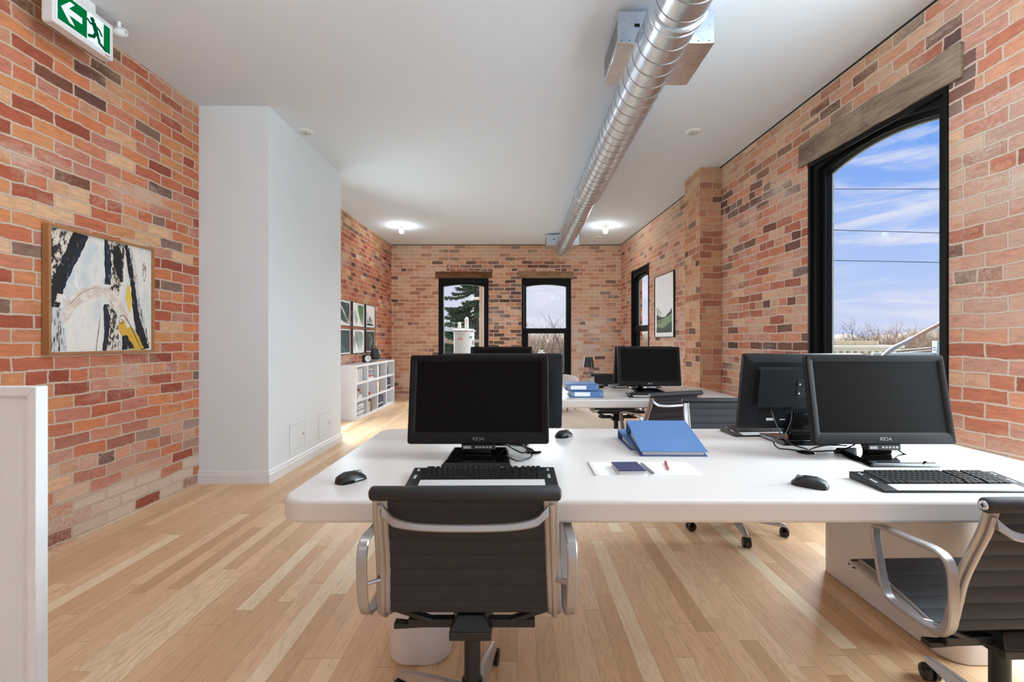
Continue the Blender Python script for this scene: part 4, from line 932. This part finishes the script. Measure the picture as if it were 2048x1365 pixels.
def print_(label, yc, z0, W, Hh, art):
    t = thing('framed_print', label, 'picture', (LW(yc) + .002, yc, z0), RZL, 'leaf prints above the bookshelf')
    frame_parts(t, W, Hh, .010, .022, m_darkfr)
    b = MB(); b.box(-W / 2 + .01, W / 2 - .01, -.012, -.003, .01, Hh - .01); b.build('paper', m_paper, t)
    w2, h0, h1 = W / 2 - .045, .04, Hh - .04; box = (w2, h0, h1); y = -.0128; b = MB()
    mats = GRN + [m_teal, m_teal_l, m_umber, m_fern]
    rnd = random.Random(sum(map(ord, label)))
    if art == 0:
        frond(b, (w2, .05), 2.5, .5, 16, 0, y, box, 1.2, .07, .1); frond(b, (w2 * .9, .05), 1.9, .34, 12, 0, y - .001, box, 1.0, .09, .2); frond(b, (w2, .2), 2.1, .22, 9, 2, y + .0005, box, 1.0, .07)
    elif art == 1:
        frond(b, (w2 * .85, h0), 1.72, .34, 15, 3, y, box, 1.5, .05, -.2); frond(b, (w2 * .8, h0), 1.85, .30, 13, 1, y - .001, box, 1.5, .06, .1); frond(b, (-w2 * .9, h0 + .04), 1.1, .2, 8, 2, y + .0005, box, 1, .06); frond(b, (-w2 * .6, h0), 1.0, .14, 7, 1, y - .0015, box, 1.2, .07)
    elif art == 2:
        frond(b, (-w2 * .9, h0), 1.5, .24, 10, 2, y, box, .8, .05); frond(b, (-w2 * .3, h0), 1.3, .17, 8, 0, y - .001, box, .9, .09); frond(b, (w2 * .4, h0), 1.9, .12, 7, 4, y - .0015, box, 1.1, .09); frond(b, (-w2, h0 + .02), .6, .12, 6, 0, y - .002, box, .9, .1); flat(b, [(-w2, h0), (w2, h0), (w2 * .5, h0 + .03), (-w2 * .6, h0 + .04)], y - .0001, 0)
    elif art == 3:
        flat(b, [(-w2 - .01, h0 - .01), (w2 + .01, h0 - .01), (w2 + .01, h1 + .01), (-w2 - .01, h1 + .01)], y, 5)
        frond(b, (-w2, h0 + .16), -.55, .5, 14, 6, y - .001, box, .35, .10, -.05); frond(b, (-w2 * .4, h1), -1.2, .2, 9, 6, y - .0015, box, .5, .03)
    elif art == 4:
        frond(b, (w2 * .2, h0), 1.75, .34, 16, 4, y, box, 1.3, .06, .05); frond(b, (w2 * .5, h0), 1.55, .28, 13, 2, y - .001, box, 1.2, .06); frond(b, (-w2 * .9, h0 + .02), 1.3, .24, 10, 4, y - .0015, box, .9, .06)
    else:
        flat(b, [(-w2 - .01, h0 - .01), (w2 + .01, h0 - .01), (w2 + .01, h1 + .01), (-w2 - .01, h1 + .01)], y, 7)
        for (cx, cz) in ((-.04, .31), (.08, .26), (.02, .2), (.07, .17), (-.01, .14), (.1, .21)):
            for k in range(7): frond(b, (cx, cz), k * .9, .045, 4, 8, y - .001, box, .9, .16)
    b.build('leaf_artwork', mats, t, recalc=False)
PY = [(7.38, .56), (8.035, .585), (8.66, .53)]
LB = [['framed print of dark teal palm leaves, upper row beside the bulkhead', 'framed print of a bright green palm frond, middle of the upper row', 'framed print of misty grey foliage, upper row closest to the far wall'],
      ['framed print on a deep teal ground, lower row beside the bulkhead', 'framed print of a pale grey palm frond, middle of the lower row', 'framed print of ferns on dark umber, lower row closest to the far wall']]
for i, (yc, W) in enumerate(PY):
    for j, (z0, z1) in enumerate(((1.455, 1.868), (1.008, 1.42))): print_(LB[j][i], yc, z0, W, z1 - z0, j * 3 + i)

# tall poster of hills on the window wall
t = thing('framed_poster', 'tall black framed poster of green hills on the window wall', 'picture', (RW(7.425) - .002, 7.425, 1.278), RZR)
W, Hh = .86, .992; frame_parts(t, W, Hh, .012, .028, m_blackp)
b = MB(); b.box(-W / 2 + .012, W / 2 - .012, -.016, -.003, .012, Hh - .012); b.build('mount', m_paper, t)
hm = [M('poster sky', (246, 243, 248), .7, vary=.01), M('poster grey slope', (186, 188, 192), .7, vary=.04), M('poster black ridge', (24, 28, 28), .7, vary=.1), M('poster olive', (98, 112, 72), .7, vary=.04), M('poster sage', (128, 146, 108), .7, vary=.04), M('poster dark green', (50, 72, 52), .7, vary=.05), M('poster deep green', (36, 54, 42), .7, vary=.05)]
def A(pts): return [((u - .5) * .68, .075 + v * .84) for u, v in pts]
b = MB(); y = -.0165
for k, (mi, pts) in enumerate([(0, [(0, 0), (1, 0), (1, 1), (0, 1)]), (1, [(0, .25), (0, .50), (.15, .46), (.45, .33), (.62, .28), (.62, .2)]), (0, [(.1, .40), (.3, .36), (.55, .295), (.6, .28), (.4, .29)]),
                               (2, [(0, .2), (0, .345), (.22, .30), (.42, .285), (.6, .29), (.75, .345), (.88, .37), (.96, .42), (1, .42), (1, .2)]),
                               (4, [(0, .1), (0, .24), (.3, .255), (.5, .265), (.75, .30), (1, .34), (1, .1)]), (3, [(0, .1), (0, .245), (.3, .25), (.42, .235), (.36, .19), (.2, .15)]), (4, [(0, .05), (0, .16), (.2, .17), (.36, .165), (.5, .18), (.8, .24), (1, .27), (1, .05)]),
                               (5, [(0, 0), (0, .115), (.25, .10), (.45, .085), (.7, .14), (1, .205), (1, 0)]), (6, [(0, 0), (0, .05), (.3, .045), (.6, .06), (1, .10), (1, 0)])]):
    flat(b, A(pts), y - .0003 * k, mi)
b.build('hills_artwork', hm, t, recalc=False)

# abstract painting on the side wall
t = thing('framed_painting', 'square abstract painting of black, cream and yellow strokes in a wooden frame', 'painting', (LW(3.155) + .002, 3.155, 1.15), RZL)
W, Hh = .795, .77; m_gold = M('honey wood frame', (168, 118, 74), .45, vary=.15, scale=12, stretch=(.3, 1, .3)); 
frame_parts(t, W, Hh, .016, .045, m_gold)
def brushed(name, c1, c2, thr, stretch, scale, soft=.04):
    m, g, out = new_mat(name); tcn = g.n('ShaderNodeTexCoord').outputs['Object']
    n1 = g.noise(g.map(tcn, stretch), scale, 7, .72); n2 = g.noise(tcn, 7, 4, .6)
    f = g.step(g.m('ADD', n1, g.m('MULTIPLY', g.m('SUBTRACT', n2, .5), .3)), thr - soft, thr + soft)
    base = g.mix(n2, tuple(v * .94 for v in lin(c1)[:3]) + (1,), lin(c1))
    finish(g, out, g.mix(f, base, lin(c2)), .6); return m
pm = [brushed('paint cream wash', (238, 234, 228), (198, 210, 218), .56, (1.3, 1, .5), 5, .12), brushed('paint speckle', (28, 30, 36), (228, 218, 204), .50, (1, 1, .55), 46), brushed('paint black', (22, 24, 30), (200, 196, 190), .64, (1, 1, .35), 40),
      brushed('paint navy', (26, 36, 58), (190, 200, 208), .63, (1, 1, .3), 36), brushed('paint blush', (218, 200, 188), (236, 228, 220), .52, (.6, 1, .6), 30, .1), brushed('paint yellow', (236, 202, 84), (226, 214, 190), .70, (1, 1, .5), 30),
      brushed('paint mustard', (216, 172, 62), (228, 208, 150), .70, (1, 1, .5), 24), brushed('paint taupe', (158, 138, 128), (232, 226, 220), .55, (1, 1, .4), 50), brushed('paint grey drag', (214, 214, 214), (52, 58, 70), .56, (1.6, 1, .25), 40), brushed('paint pale blue', (190, 208, 220), (238, 236, 232), .50, (1, 1, .4), 16, .1)]
b = MB(); b.box(-W / 2 + .014, W / 2 - .014, -.028, -.003, .014, Hh - .014); b.build('canvas', pm[0], t)
b = MB(); lay = [0]; rnd = random.Random(4)
def S(pts, w, mi, jag=.006, k=7):
    c = cat([(u, v, 0) for u, v in pts], k); n = len(c); L1, L2 = [], []
    for i, p in enumerate(c):
        d = (c[min(n - 1, i + 1)] - c[max(0, i - 1)]).normalized(); nn = Vector((-d.y, d.x, 0)); f = i / (n - 1) * (len(w) - 1); q = min(len(w) - 2, int(f)); ww = w[q] + (w[q + 1] - w[q]) * (f - q)
        L1.append(p + nn * (ww / 2 + rnd.uniform(-jag, jag))); L2.append(p - nn * (ww / 2 + rnd.uniform(-jag, jag)))
    y = -.0285 - .00007 * lay[0]; lay[0] += 1
    cl = lambda p: ((max(.0, min(1., p.x)) - .5) * (W - .034), y, .017 + max(.0, min(1., p.y)) * (Hh - .034))
    for i in range(n - 1): b.poly([cl(L1[i]), cl(L1[i + 1]), cl(L2[i + 1]), cl(L2[i])], mi)
S([(.10, 1.02), (.05, .8), (.0, .55)], [.26, .20, .06], 1); S([(.27, 1.02), (.19, .82), (.10, .62), (.05, .45), (.03, .28)], [.13, .12, .11, .10, .06], 2); S([(.30, 1.0), (.23, .82), (.16, .66), (.11, .5)], [.03, .05, .03, .01], 3)
S([(.06, .36), (.05, .2), (.07, 0)], [.12, .13, .15], 8); S([(.20, .66), (.25, .55), (.33, .48)], [.05, .06, .03], 9); S([(.47, 1.0), (.48, .8), (.48, .6)], [.02, .05, .03], 9)
S([(.60, 1.0), (.59, .8), (.585, .6), (.57, .42)], [.20, .18, .12, .05], 1); S([(.61, .96), (.62, .8), (.66, .64)], [.07, .10, .03], 2); S([(.50, 1.0), (.515, .84), (.515, .6)], [.03, .065, .06], 3)
S([(.55, .42), (.56, .2), (.57, 0)], [.08, .12, .16], 1); S([(.50, .42), (.505, .2), (.48, 0)], [.05, .05, .04], 3); S([(.71, 1.0), (.75, .8), (.79, .6), (.81, .4), (.86, .2), (.93, 0)], [.04, .05, .06, .055, .09, .10], 2)
S([(.75, .98), (.80, .8), (.83, .6), (.87, .4), (.93, .2), (.97, .05)], [.03, .04, .04, .03, .03, .02], 8); S([(.91, .86), (.92, .76), (.91, .68)], [.02, .05, .02], 7, .01); S([(.80, .72), (.80, .66)], [.03, .02], 7, .008)
S([(.73, .62), (.735, .5), (.745, .36)], [.03, .065, .02], 5); S([(.66, .27), (.70, .19), (.79, .08), (.86, -.02)], [.08, .14, .15, .12], 6); S([(.69, .14), (.73, 0)], [.05, .14], 2)
S([(.09, .40), (.10, .47)], [.09, .07], 4); S([(.12, .24), (.16, .36), (.25, .46), (.38, .525), (.50, .52), (.60, .46), (.68, .34), (.74, .22)], [.05, .09, .10, .10, .10, .10, .08, .04], 4)
S([(.16, .39), (.26, .49), (.38, .555), (.5, .55)], [.006, .008, .006, .003], 7, .001); S([(.63, .30), (.67, .33), (.73, .27), (.80, .15), (.88, .0)], [.004, .007, .008, .008, .005], 2, .001); S([(.63, .28), (.645, .25), (.67, .255), (.66, .29), (.63, .28)], [.004, .005, .004], 2, .001); S([(.44, .3), (.42, .15), (.40, 0)], [.003, .005, .004], 2, .001)
b.build('brush_strokes', pm, t, recalc=False)

# ---------------------------------------------------------------- lounge corner by the far windows
def rug():
    m, g, out = new_mat('beige woven rug'); tcn = g.n('ShaderNodeTexCoord').outputs['Object']
    n1 = g.noise(tcn, 90, 4, .7); n2 = g.noise(tcn, 2.5, 4, .6)
    finish(g, out, g.mix(n1, lin((206, 190, 170)), g.mix(n2, lin((222, 208, 190)), lin((212, 196, 178)))), .95, 0, n1, .6, .004); return m
b = MB(); b.prism(rrect(-1.45, 1.40, -1.4, 1.3, .02), 0, .012); rg = b.build('area_rug', rug(), None, (.15, 7.9, 0), bevel=.003); tag(rg, 'beige woven rug under the lounge corner by the far windows', 'rug')
m_uph = M('white upholstery', (234, 232, 232), .85, vary=.03, scale=5, bstr=.15, bscale=200)
t = thing('armchair', 'white upholstered tub armchair in front of the far windows', 'armchair', (.70, 8.35, .012), R(158))
b = MB(); b.prism(rrect(-.31, .31, -.33, .25, .09), .20, .40); b.build('seat', m_uph, t, bevel=.03, seg=4)
b = MB(); rings = []
for k in range(25):
    a = R(-118 + k * 236 / 24); hgt = .655 - .14 * (abs(a) / R(118)) ** 2.2; ca, sa = math.sin(a), math.cos(a)
    ro, ri = (.375, .285); rings.append([(ca * ro, sa * ro - .02, .15), (ca * ri, sa * ri - .02, .15), (ca * ri, sa * ri - .02, hgt - .04), (ca * (ri + .02), sa * (ri + .02) - .02, hgt), (ca * (ro - .02), sa * (ro - .02) - .02, hgt), (ca * ro, sa * ro - .02, hgt - .04)])
b.sweep(rings); b.build('shell', m_uph, t, bevel=.012, seg=2)
for sx in (-1, 1):
    for sy in (-1, 1): b = MB(); b.tube([(sx * .22, sy * .2, .2), (sx * .25, sy * .23, 0)], [.018, .011], 10); b.build('leg', m_lintel, t)
t = thing('side_table', 'small round black side table under the lamp by the far wall', 'table', (1.42, 9.50, 0))
b = MB(); b.lathe([(.001, .33), (.20, .33), (.20, .35), (.001, .35)], 28); b.build('table_top', m_blackm, t)
b = MB(); b.lathe([(.001, 0), (.13, 0), (.13, .012), (.015, .02), (.015, .33)], 20); b.build('pedestal', m_blackm, t)
t = thing('table_lamp', 'table lamp with a black drum shade standing before the far wall', 'lamp', (1.42, 9.50, .35))
b = MB(); b.lathe([(.075, .545), (.078, .545), (.113, .345), (.116, .345), (.113, .343), (.075, .543)], 30); b.build('lamp_shade', M('black shade', (40, 36, 36), .35, vary=.05), t)
b = MB(); b.lathe([(.001, 0), (.07, 0), (.07, .012), (.006, .02), (.005, .42), (.012, .425), (.012, .46), (.001, .46)], 20); b.build('stem', m_chrome, t)
b = MB(); b.tube([(-.076, 0, .53), (.076, 0, .53)], .002, 6); b.tube([(0, 0, .46), (0, 0, .53)], .003, 6); b.build('shade_fitter', m_alu, t)
t = thing('plant_stand', 'slim pale plant stand before the far window', 'stand', (.485, 9.7, 0))
b = MB(); b.lathe([(.001, .965), (.075, .965), (.075, .98), (.001, .98)], 24); b.build('stand_top', m_white_trim, t)
b = MB(); b.lathe([(.001, 0), (.12, 0), (.12, .012), (.012, .02), (.012, .965)], 20); b.build('pole', m_white_trim, t)
t = thing('potted_plant', 'tiny green plant in a white pot before the far window', 'plant', (.485, 9.7, .98))
b = MB(); b.lathe([(.001, 0), (.03, 0), (.04, .055), (.036, .055), (.034, .045), (.001, .045)], 20); b.build('pot', m_paper, t)
b = MB(); rnd = random.Random(2)
for k in range(60):
    a, e = rnd.uniform(0, 6.28), rnd.uniform(.2, 1.5); l_ = rnd.uniform(.03, .055); d = Vector((math.cos(a) * math.cos(e), math.sin(a) * math.cos(e), math.sin(e))); s_ = d.cross(Vector((0, 0, 1))).normalized() * .006; o = Vector((0, 0, .045))
    b.poly([o, o + d * l_ * .5 + s_, o + d * l_, o + d * l_ * .5 - s_])
b.build('leaves', M('plant green', (70, 120, 62), .6, vary=.3, scale=40), t, recalc=False)

# ---------------------------------------------------------------- outside
def ground_mat():
    m, g, out = new_mat('winter ground'); tcn = g.n('ShaderNodeTexCoord').outputs['Object']
    finish(g, out, g.ramp(g.noise(tcn, .15, 6, .65), [(.3, lin((120, 112, 98))), (.6, lin((146, 136, 118))), (.8, lin((118, 124, 98)))]), .95); return m
b = MB(); b.box(-150, 200, 11, 200, -6.4, -6.0); struct(b.build('ground', ground_mat()))
def hill_mat():
    m, g, out = new_mat('bare wooded hillside'); tcn = g.n('ShaderNodeTexCoord').outputs['Object']
    n1 = g.noise(g.map(tcn, (1, 1, .5)), 1.6, 8, .75)
    finish(g, out, g.ramp(n1, [(.3, lin((104, 92, 82))), (.5, lin((146, 130, 114))), (.7, lin((176, 162, 146)))]), 1.0, 0, n1, 1.0, .6); return m
b = MB(); rnd = random.Random(11); NX, NY = 90, 8; vs = []
for i in range(NX + 1):
    rowv = []
    for j in range(NY + 1):
        a = -.45 + 1.75 * i / NX; dist = 84 + j * 9; x = dist * a; prof_ = [-.02, .45, .8, 1, 1, .9, .7, .4, 0][j]
        top = 8.2 + .8 * math.sin(a * 9) + .5 * math.sin(a * 31) + rnd.uniform(-.35, .35)
        rowv.append(b.v((x, dist, -6.1 + top * prof_)))
    vs.append(rowv)
for i in range(NX):
    for j in range(NY): b.f([vs[i][j], vs[i + 1][j], vs[i + 1][j + 1], vs[i][j + 1]])
struct(b.build('hills', hill_mat()))
m_bark = M('grey brown bark', (128, 110, 94), .95, vary=.2, scale=3); m_bark_d = M('dark bark', (88, 78, 70), .95, vary=.2, scale=3)
def grow(b, rnd, p, d, ln, r, lv, o=Vector((0, 0, 0)), up=.12, kids=(3, 5)):
    pts = [p]; q = p.copy(); dd = d.copy(); n = 3 if lv > 0 else 2
    for i in range(n):
        dd = (dd + Vector((rnd.uniform(-.16, .16), rnd.uniform(-.16, .16), rnd.uniform(-.05, .16) + up * .3))).normalized(); q = q + dd * ln / n; pts.append(q.copy())
    b.tube([x + o for x in pts], [r * (1 - .55 * i / n) for i in range(n + 1)], 3 if lv < 2 else 5, caps=False)
    if lv == 0: return
    for k in range(rnd.randint(*kids)):
        t_ = rnd.uniform(.25, 1.0); i = min(n - 1, int(t_ * n)); pp = pts[i].lerp(pts[i + 1], t_ * n - i) if t_ < 1 else pts[-1]
        a = rnd.uniform(0, 6.283); tilt = rnd.uniform(.5, 1.15); s = dd.orthogonal().normalized(); s2 = dd.cross(s)
        nd = (dd * math.cos(tilt) + (s * math.cos(a) + s2 * math.sin(a)) * math.sin(tilt) + Vector((0, 0, up))).normalized()
        grow(b, rnd, pp, nd, ln * rnd.uniform(.55, .78), r * .5, lv - 1, o, up, kids)
def bare_tree(label, loc, h, seed, mat, group='bare trees outside the windows', lv=4, kids=(3, 5), up=.12):
    t = thing('bare_tree', label, 'tree', loc, 0, group); rnd = random.Random(seed)
    b = MB(); b.tube([(0, 0, 0), (.03, 0, h * .15), (0, .03, h * .32)], [.024 * h, .018 * h, .015 * h], 8); b.build('trunk', mat, t)
    b = MB()
    for k in range(6): a = k * 1.05 + rnd.uniform(-.3, .3); e = rnd.uniform(.6, 1.2); grow(b, rnd, Vector((0, .02, h * rnd.uniform(.20, .32))), Vector((math.cos(a) * math.cos(e), math.sin(a) * math.cos(e), math.sin(e))), h * .27, .0085 * h, lv - 1, up=up, kids=kids)
    b.build('branches', mat, t, recalc=False); return t
bare_tree('bare dark round-crowned tree seen past the cornice through the big window', (36.2, 50, -6), 11.3, 5, m_bark_d, kids=(4, 5), up=.06)
bare_tree('bare tree with spreading branches seen through the second far window', (.85, 24, -6), 10.8, 8, m_bark_d, kids=(4, 5), up=.08)
bare_tree('bare tree behind the grey tank seen through the first far window', (-6.2, 44, -6), 13.0, 12, m_bark)
bare_tree('bare tree at the lower edge of the second far window', (3.4, 34, -6), 11.0, 21, m_bark)
# countless bare trees of the wood
b = MB(); rnd = random.Random(77); protos = []
for s in range(5):
    q = MB(); rr_ = random.Random(100 + s); q.tube([(0, 0, 0), (0, 0, .3)], [.02, .014], 4, caps=False)
    for k in range(5): a = k * 1.25; e = rr_.uniform(.7, 1.25); grow(q, rr_, Vector((0, 0, rr_.uniform(.18, .3))), Vector((math.cos(a) * math.cos(e), math.sin(a) * math.cos(e), math.sin(e))),   .27, .0085, 3, up=.10, kids=(4, 5))
    me = bpy.data.meshes.new('seedling'); q.bm.to_mesh(me); q.bm.free(); protos.append(me)
for k in range(95):
    a = rnd.uniform(.58, .96) if k < 48 else rnd.uniform(-.2, .33); dist = rnd.uniform(58, 78) if k < 48 else rnd.uniform(44, 74); hh = rnd.uniform(9.8, 12.2) + (dist - 44) * .04
    if k < 48 and a < .78: hh *= .84
    me = protos[k % 5].copy(); me.transform(Matrix.Translation((a * dist, dist, -6)) @ Matrix.Rotation(rnd.uniform(0, 6.28), 4, 'Z') @ Matrix.Diagonal((hh * 1.1, hh * 1.1, hh, 1))); b.bm.from_mesh(me); bpy.data.meshes.remove(me)
for me in protos: bpy.data.meshes.remove(me)
m_wood = M('brown winter twigs', (146, 126, 108), .95, vary=.15, scale=.3)
wd = b.build('bare_woodland', m_wood, recalc=False); tag(wd, 'brown leafless wood in the distance beyond the windows', 'woodland', kind='stuff')
# conifer
t = thing('spruce_tree', 'dark green spruce with ragged boughs beyond the first far window', 'tree', (-2.25, 26, -6))
b = MB(); b.tube([(0, 0, 0), (0, 0, 8), (0, 0, 13.5)], [.24, .16, .03], 8); b.build('trunk', m_bark_d, t)
b = MB(); bb = MB(); rnd = random.Random(6)
for k in range(175):
    z = 6.6 + k * .040 + rnd.uniform(-.1, .1); a = rnd.uniform(0, 6.283); ln = (2.45 - (z - 6.6) * .20) * rnd.uniform(.7, 1.1)
    d = Vector((math.cos(a), math.sin(a), 0)); pts = []
    for i in range(7): f = i / 6; pts.append(d * ln * f + Vector((0, 0, z - .55 * ln * f * (1 - .75 * f))))
    bb.tube(pts, [.03 * (1 - .8 * i / 6) for i in range(7)], 4, caps=False)
    for q in range(int(120 * ln)):
        f = rnd.uniform(.12, 1.0) ** .8; i = min(5, int(f * 6)); p = pts[i].lerp(pts[i + 1], f * 6 - i); sd = Vector((-d.y, d.x, 0)) * rnd.choice((-1, 1))
        dr = (d * rnd.uniform(.1, .8) + sd * rnd.uniform(.0, .8) + Vector((0, 0, rnd.uniform(-.9, .15)))).normalized(); l_ = rnd.uniform(.12, .30); n_ = dr.cross(Vector((rnd.uniform(-1, 1), rnd.uniform(-1, 1), .3))).normalized() * .03
        b.poly([p, p + dr * l_ * .5 + n_, p + dr * l_, p + dr * l_ * .5 - n_])
b.build('foliage', M('spruce needles', (84, 104, 78), .9, vary=.4, scale=6), t, recalc=False); bb.build('boughs', m_bark_d, t, recalc=False)
# transformer and its pole
m_tank = M('pale grey tank paint', (184, 188, 180), .45, vary=.03); m_porc = M('pale insulator', (216, 206, 188), .4)
t = thing('transformer_tank', 'pale grey pole transformer with red lettering outside the first far window', 'transformer', (-1.80, 16, .35))
b = MB(); b.lathe([(.001, 0), (.335, 0), (.345, .03), (.345, 1.16), (.36, 1.17), (.36, 1.21), (.30, 1.25), (.001, 1.27)], 32); b.build('tank', m_tank, t)
b = MB(); b.lathe([(.362, 1.165), (.372, 1.17), (.372, 1.205), (.362, 1.21)], 32)
for k in range(10): a = k * .628; b.box(-.03, .03, -.03, .03, 1.15, 1.22, 0, Matrix.Translation((math.cos(a) * .365, math.sin(a) * .365, 0)))
b.build('lid_clamps', m_alu_dull, t)
b = MB(); b.lathe([(.001, 1.25), (.05, 1.25)] + [(.075 if k % 2 else .05, 1.27 + k * .028) for k in range(13)] + [(.04, 1.64), (.001, 1.66)], 16, (.09, -.02, 0)); b.build('bushing', m_porc, t)
b = MB(); b.lathe([(.001, 1.25), (.04, 1.25)] + [(.06 if k % 2 else .04, 1.26 + k * .025) for k in range(8)] + [(.03, 1.48), (.001, 1.49)], 16, (-.16, .05, 0)); b.build('bushing', m_porc, t)
b = MB(); b.box(-.03, .03, -.37, -.34, 1.05, 1.09); b.ball((.27, -.26, .98), .04, 10); b.box(.29, .345, -.19, -.13, .72, .86); b.build('fittings', m_alu_dull, t)
Mx = Matrix.Translation((-.10, -.347, .92)) @ Matrix.Rotation(R(90), 4, 'X')
text_mesh('maker_lettering', 'ABB', .10, .002, M('red lettering', (200, 40, 44), .5), t, Mx)
t = thing('utility_pole', 'tall weathered wooden pole beside the grey transformer tank', 'pole', (-1.19, 16.3, -6))
m_pole = M('weathered pole wood', (182, 162, 140), .9, vary=.18, scale=5, stretch=(3, 3, .15))
b = MB(); b.tube([(0, 0, 0), (0, 0, 14)], [.13, .105], 16); b.build('shaft', m_pole, t)
b = MB(); b.lathe([(.001, -.42)] + [(.055 if k % 2 else .035, -.4 + k * .035) for k in range(10)] + [(.03, -.06), (.03, .02)], 12, (0, 0, 8.65), 'x'); b.build('standoff_insulator', m_porc, t)
b = MB(); b.box(-.32, -.09, -.05, .05, 6.55, 6.65); b.box(-.32, -.09, -.05, .05, 7.15, 7.25); b.build('tank_bracket', m_alu_dull, t)
t = thing('utility_pole', 'wooden pole carrying the three wires, hidden from the room by the window wall', 'pole', (7.4, 15, -6))
b = MB(); b.tube([(0, 0, 0), (0, 0, 12.6)], [.13, .105], 12); b.build('shaft', m_pole, t)
b = MB(); b.box(-.06, .06, -.7, .7, 12.0, 12.12); b.build('crossarm', m_pole, t)
for lab, z0, z1, dy in (('topmost of the three dark wires crossing the big window', 6.0, 6.05, 0.0), ('middle one of the three dark wires crossing the big window', 4.78, 4.62, 0.0), ('lowest of the three dark wires crossing the big window', 3.80, 3.70, 0.0)):
    b = MB(); pts = []
    for i in range(25): f = i / 24; x = 7.5 + 30 * f; pts.append((x, 15 + 1.2 * f, z0 + (z1 - z0) * f * 4 - .5 * (1 - (2 * f - 1) ** 2) * 0.12 + (1.2 * f) * (z0 - 1.24) / 15))
    b.tube(pts, .011, 5); tag(b.build('power_line', m_slot), lab, 'wire', 'wires outside the big window')
# cornice building
m_corn = M('cream painted cornice', (226, 222, 206), .7, vary=.05, scale=1.5); m_para = M('tan parapet stone', (186, 168, 138), .9, vary=.15, scale=2); m_bwall = M('pale building wall', (206, 196, 182), .9, vary=.06)
t = thing('cornice_building', 'low building with a cream dentil cornice and tan parapet beyond the big window', 'building', (0, 30, 0))
b = MB(); b.box(13.5, 24.0, .3, 9, -6, .42); b.build('wall', m_bwall, t)
b = MB(); b.box(13.2, 24.35, -.15, 9.2, .70, .88); b.box(13.3, 24.2, .0, 9.1, .52, .70); b.build('cornice', m_corn, t, bevel=.03)
b = MB()
for k in range(24): b.box(13.4 + k * .45, 13.6 + k * .45, .02, .3, .40, .53)
b.build('dentils', m_corn, t)
b = MB(); b.box(13.5, 23.2, .5, 1.0, .88, 1.16)
for k in range(8): b.box(14.0 + k * 1.28, 14.03 + k * 1.28, .48, .5, .88, 1.16)
b.build('parapet', m_para, t, bevel=.01, seg=1)
t = thing('curved_mast', 'curved grey and rust lamp mast arm slanting across the foot of the big window', 'mast', (9.9, 14, -6))
pts = cat([(0, 0, 0), (0, 0, 4.6), (.25, 0, 5.9), (.95, 0, 6.82), (1.75, 0, 7.28), (2.7, 0, 7.78), (3.9, 0, 8.3)], 6)
n1 = 25; b = MB(); b.tube(pts[:n1], .062, 12); b.build('lower_arm', m_alu_dull, t)
b = MB(); b.tube(pts[n1 - 1:], .055, 12); b.build('upper_arm', M('rusty arm', (168, 128, 108), .6, vary=.2), t)
b = MB(); b.lathe([(.001, 0), (.2, 0), (.2, .04), (.09, .06), (.07, .6)], 14); b.build('base', m_alu_dull, t)
t = thing('steel_post', 'pale grey post with a horizontal rail outside the big window', 'post', (14.15, 16, -6))
m_post = M('pale grey steel', (170, 184, 188), .5, vary=.05)
b = MB(); b.box(-.1, .1, -.1, .1, 0, 7.2); b.build('post', m_post, t, bevel=.01)
b = MB(); b.box(-2.2, -.1, -.05, .05, 6.64, 6.80); b.build('rail', m_post, t, bevel=.01)
b = MB(); b.cyl((-.1, 0, 6.98), (-1.6, 0, 6.86), .018, 8); b.cyl((-.1, 0, 6.9), (-1.6, 0, 6.76), .014, 8); b.build('stay', m_alu_dull, t)
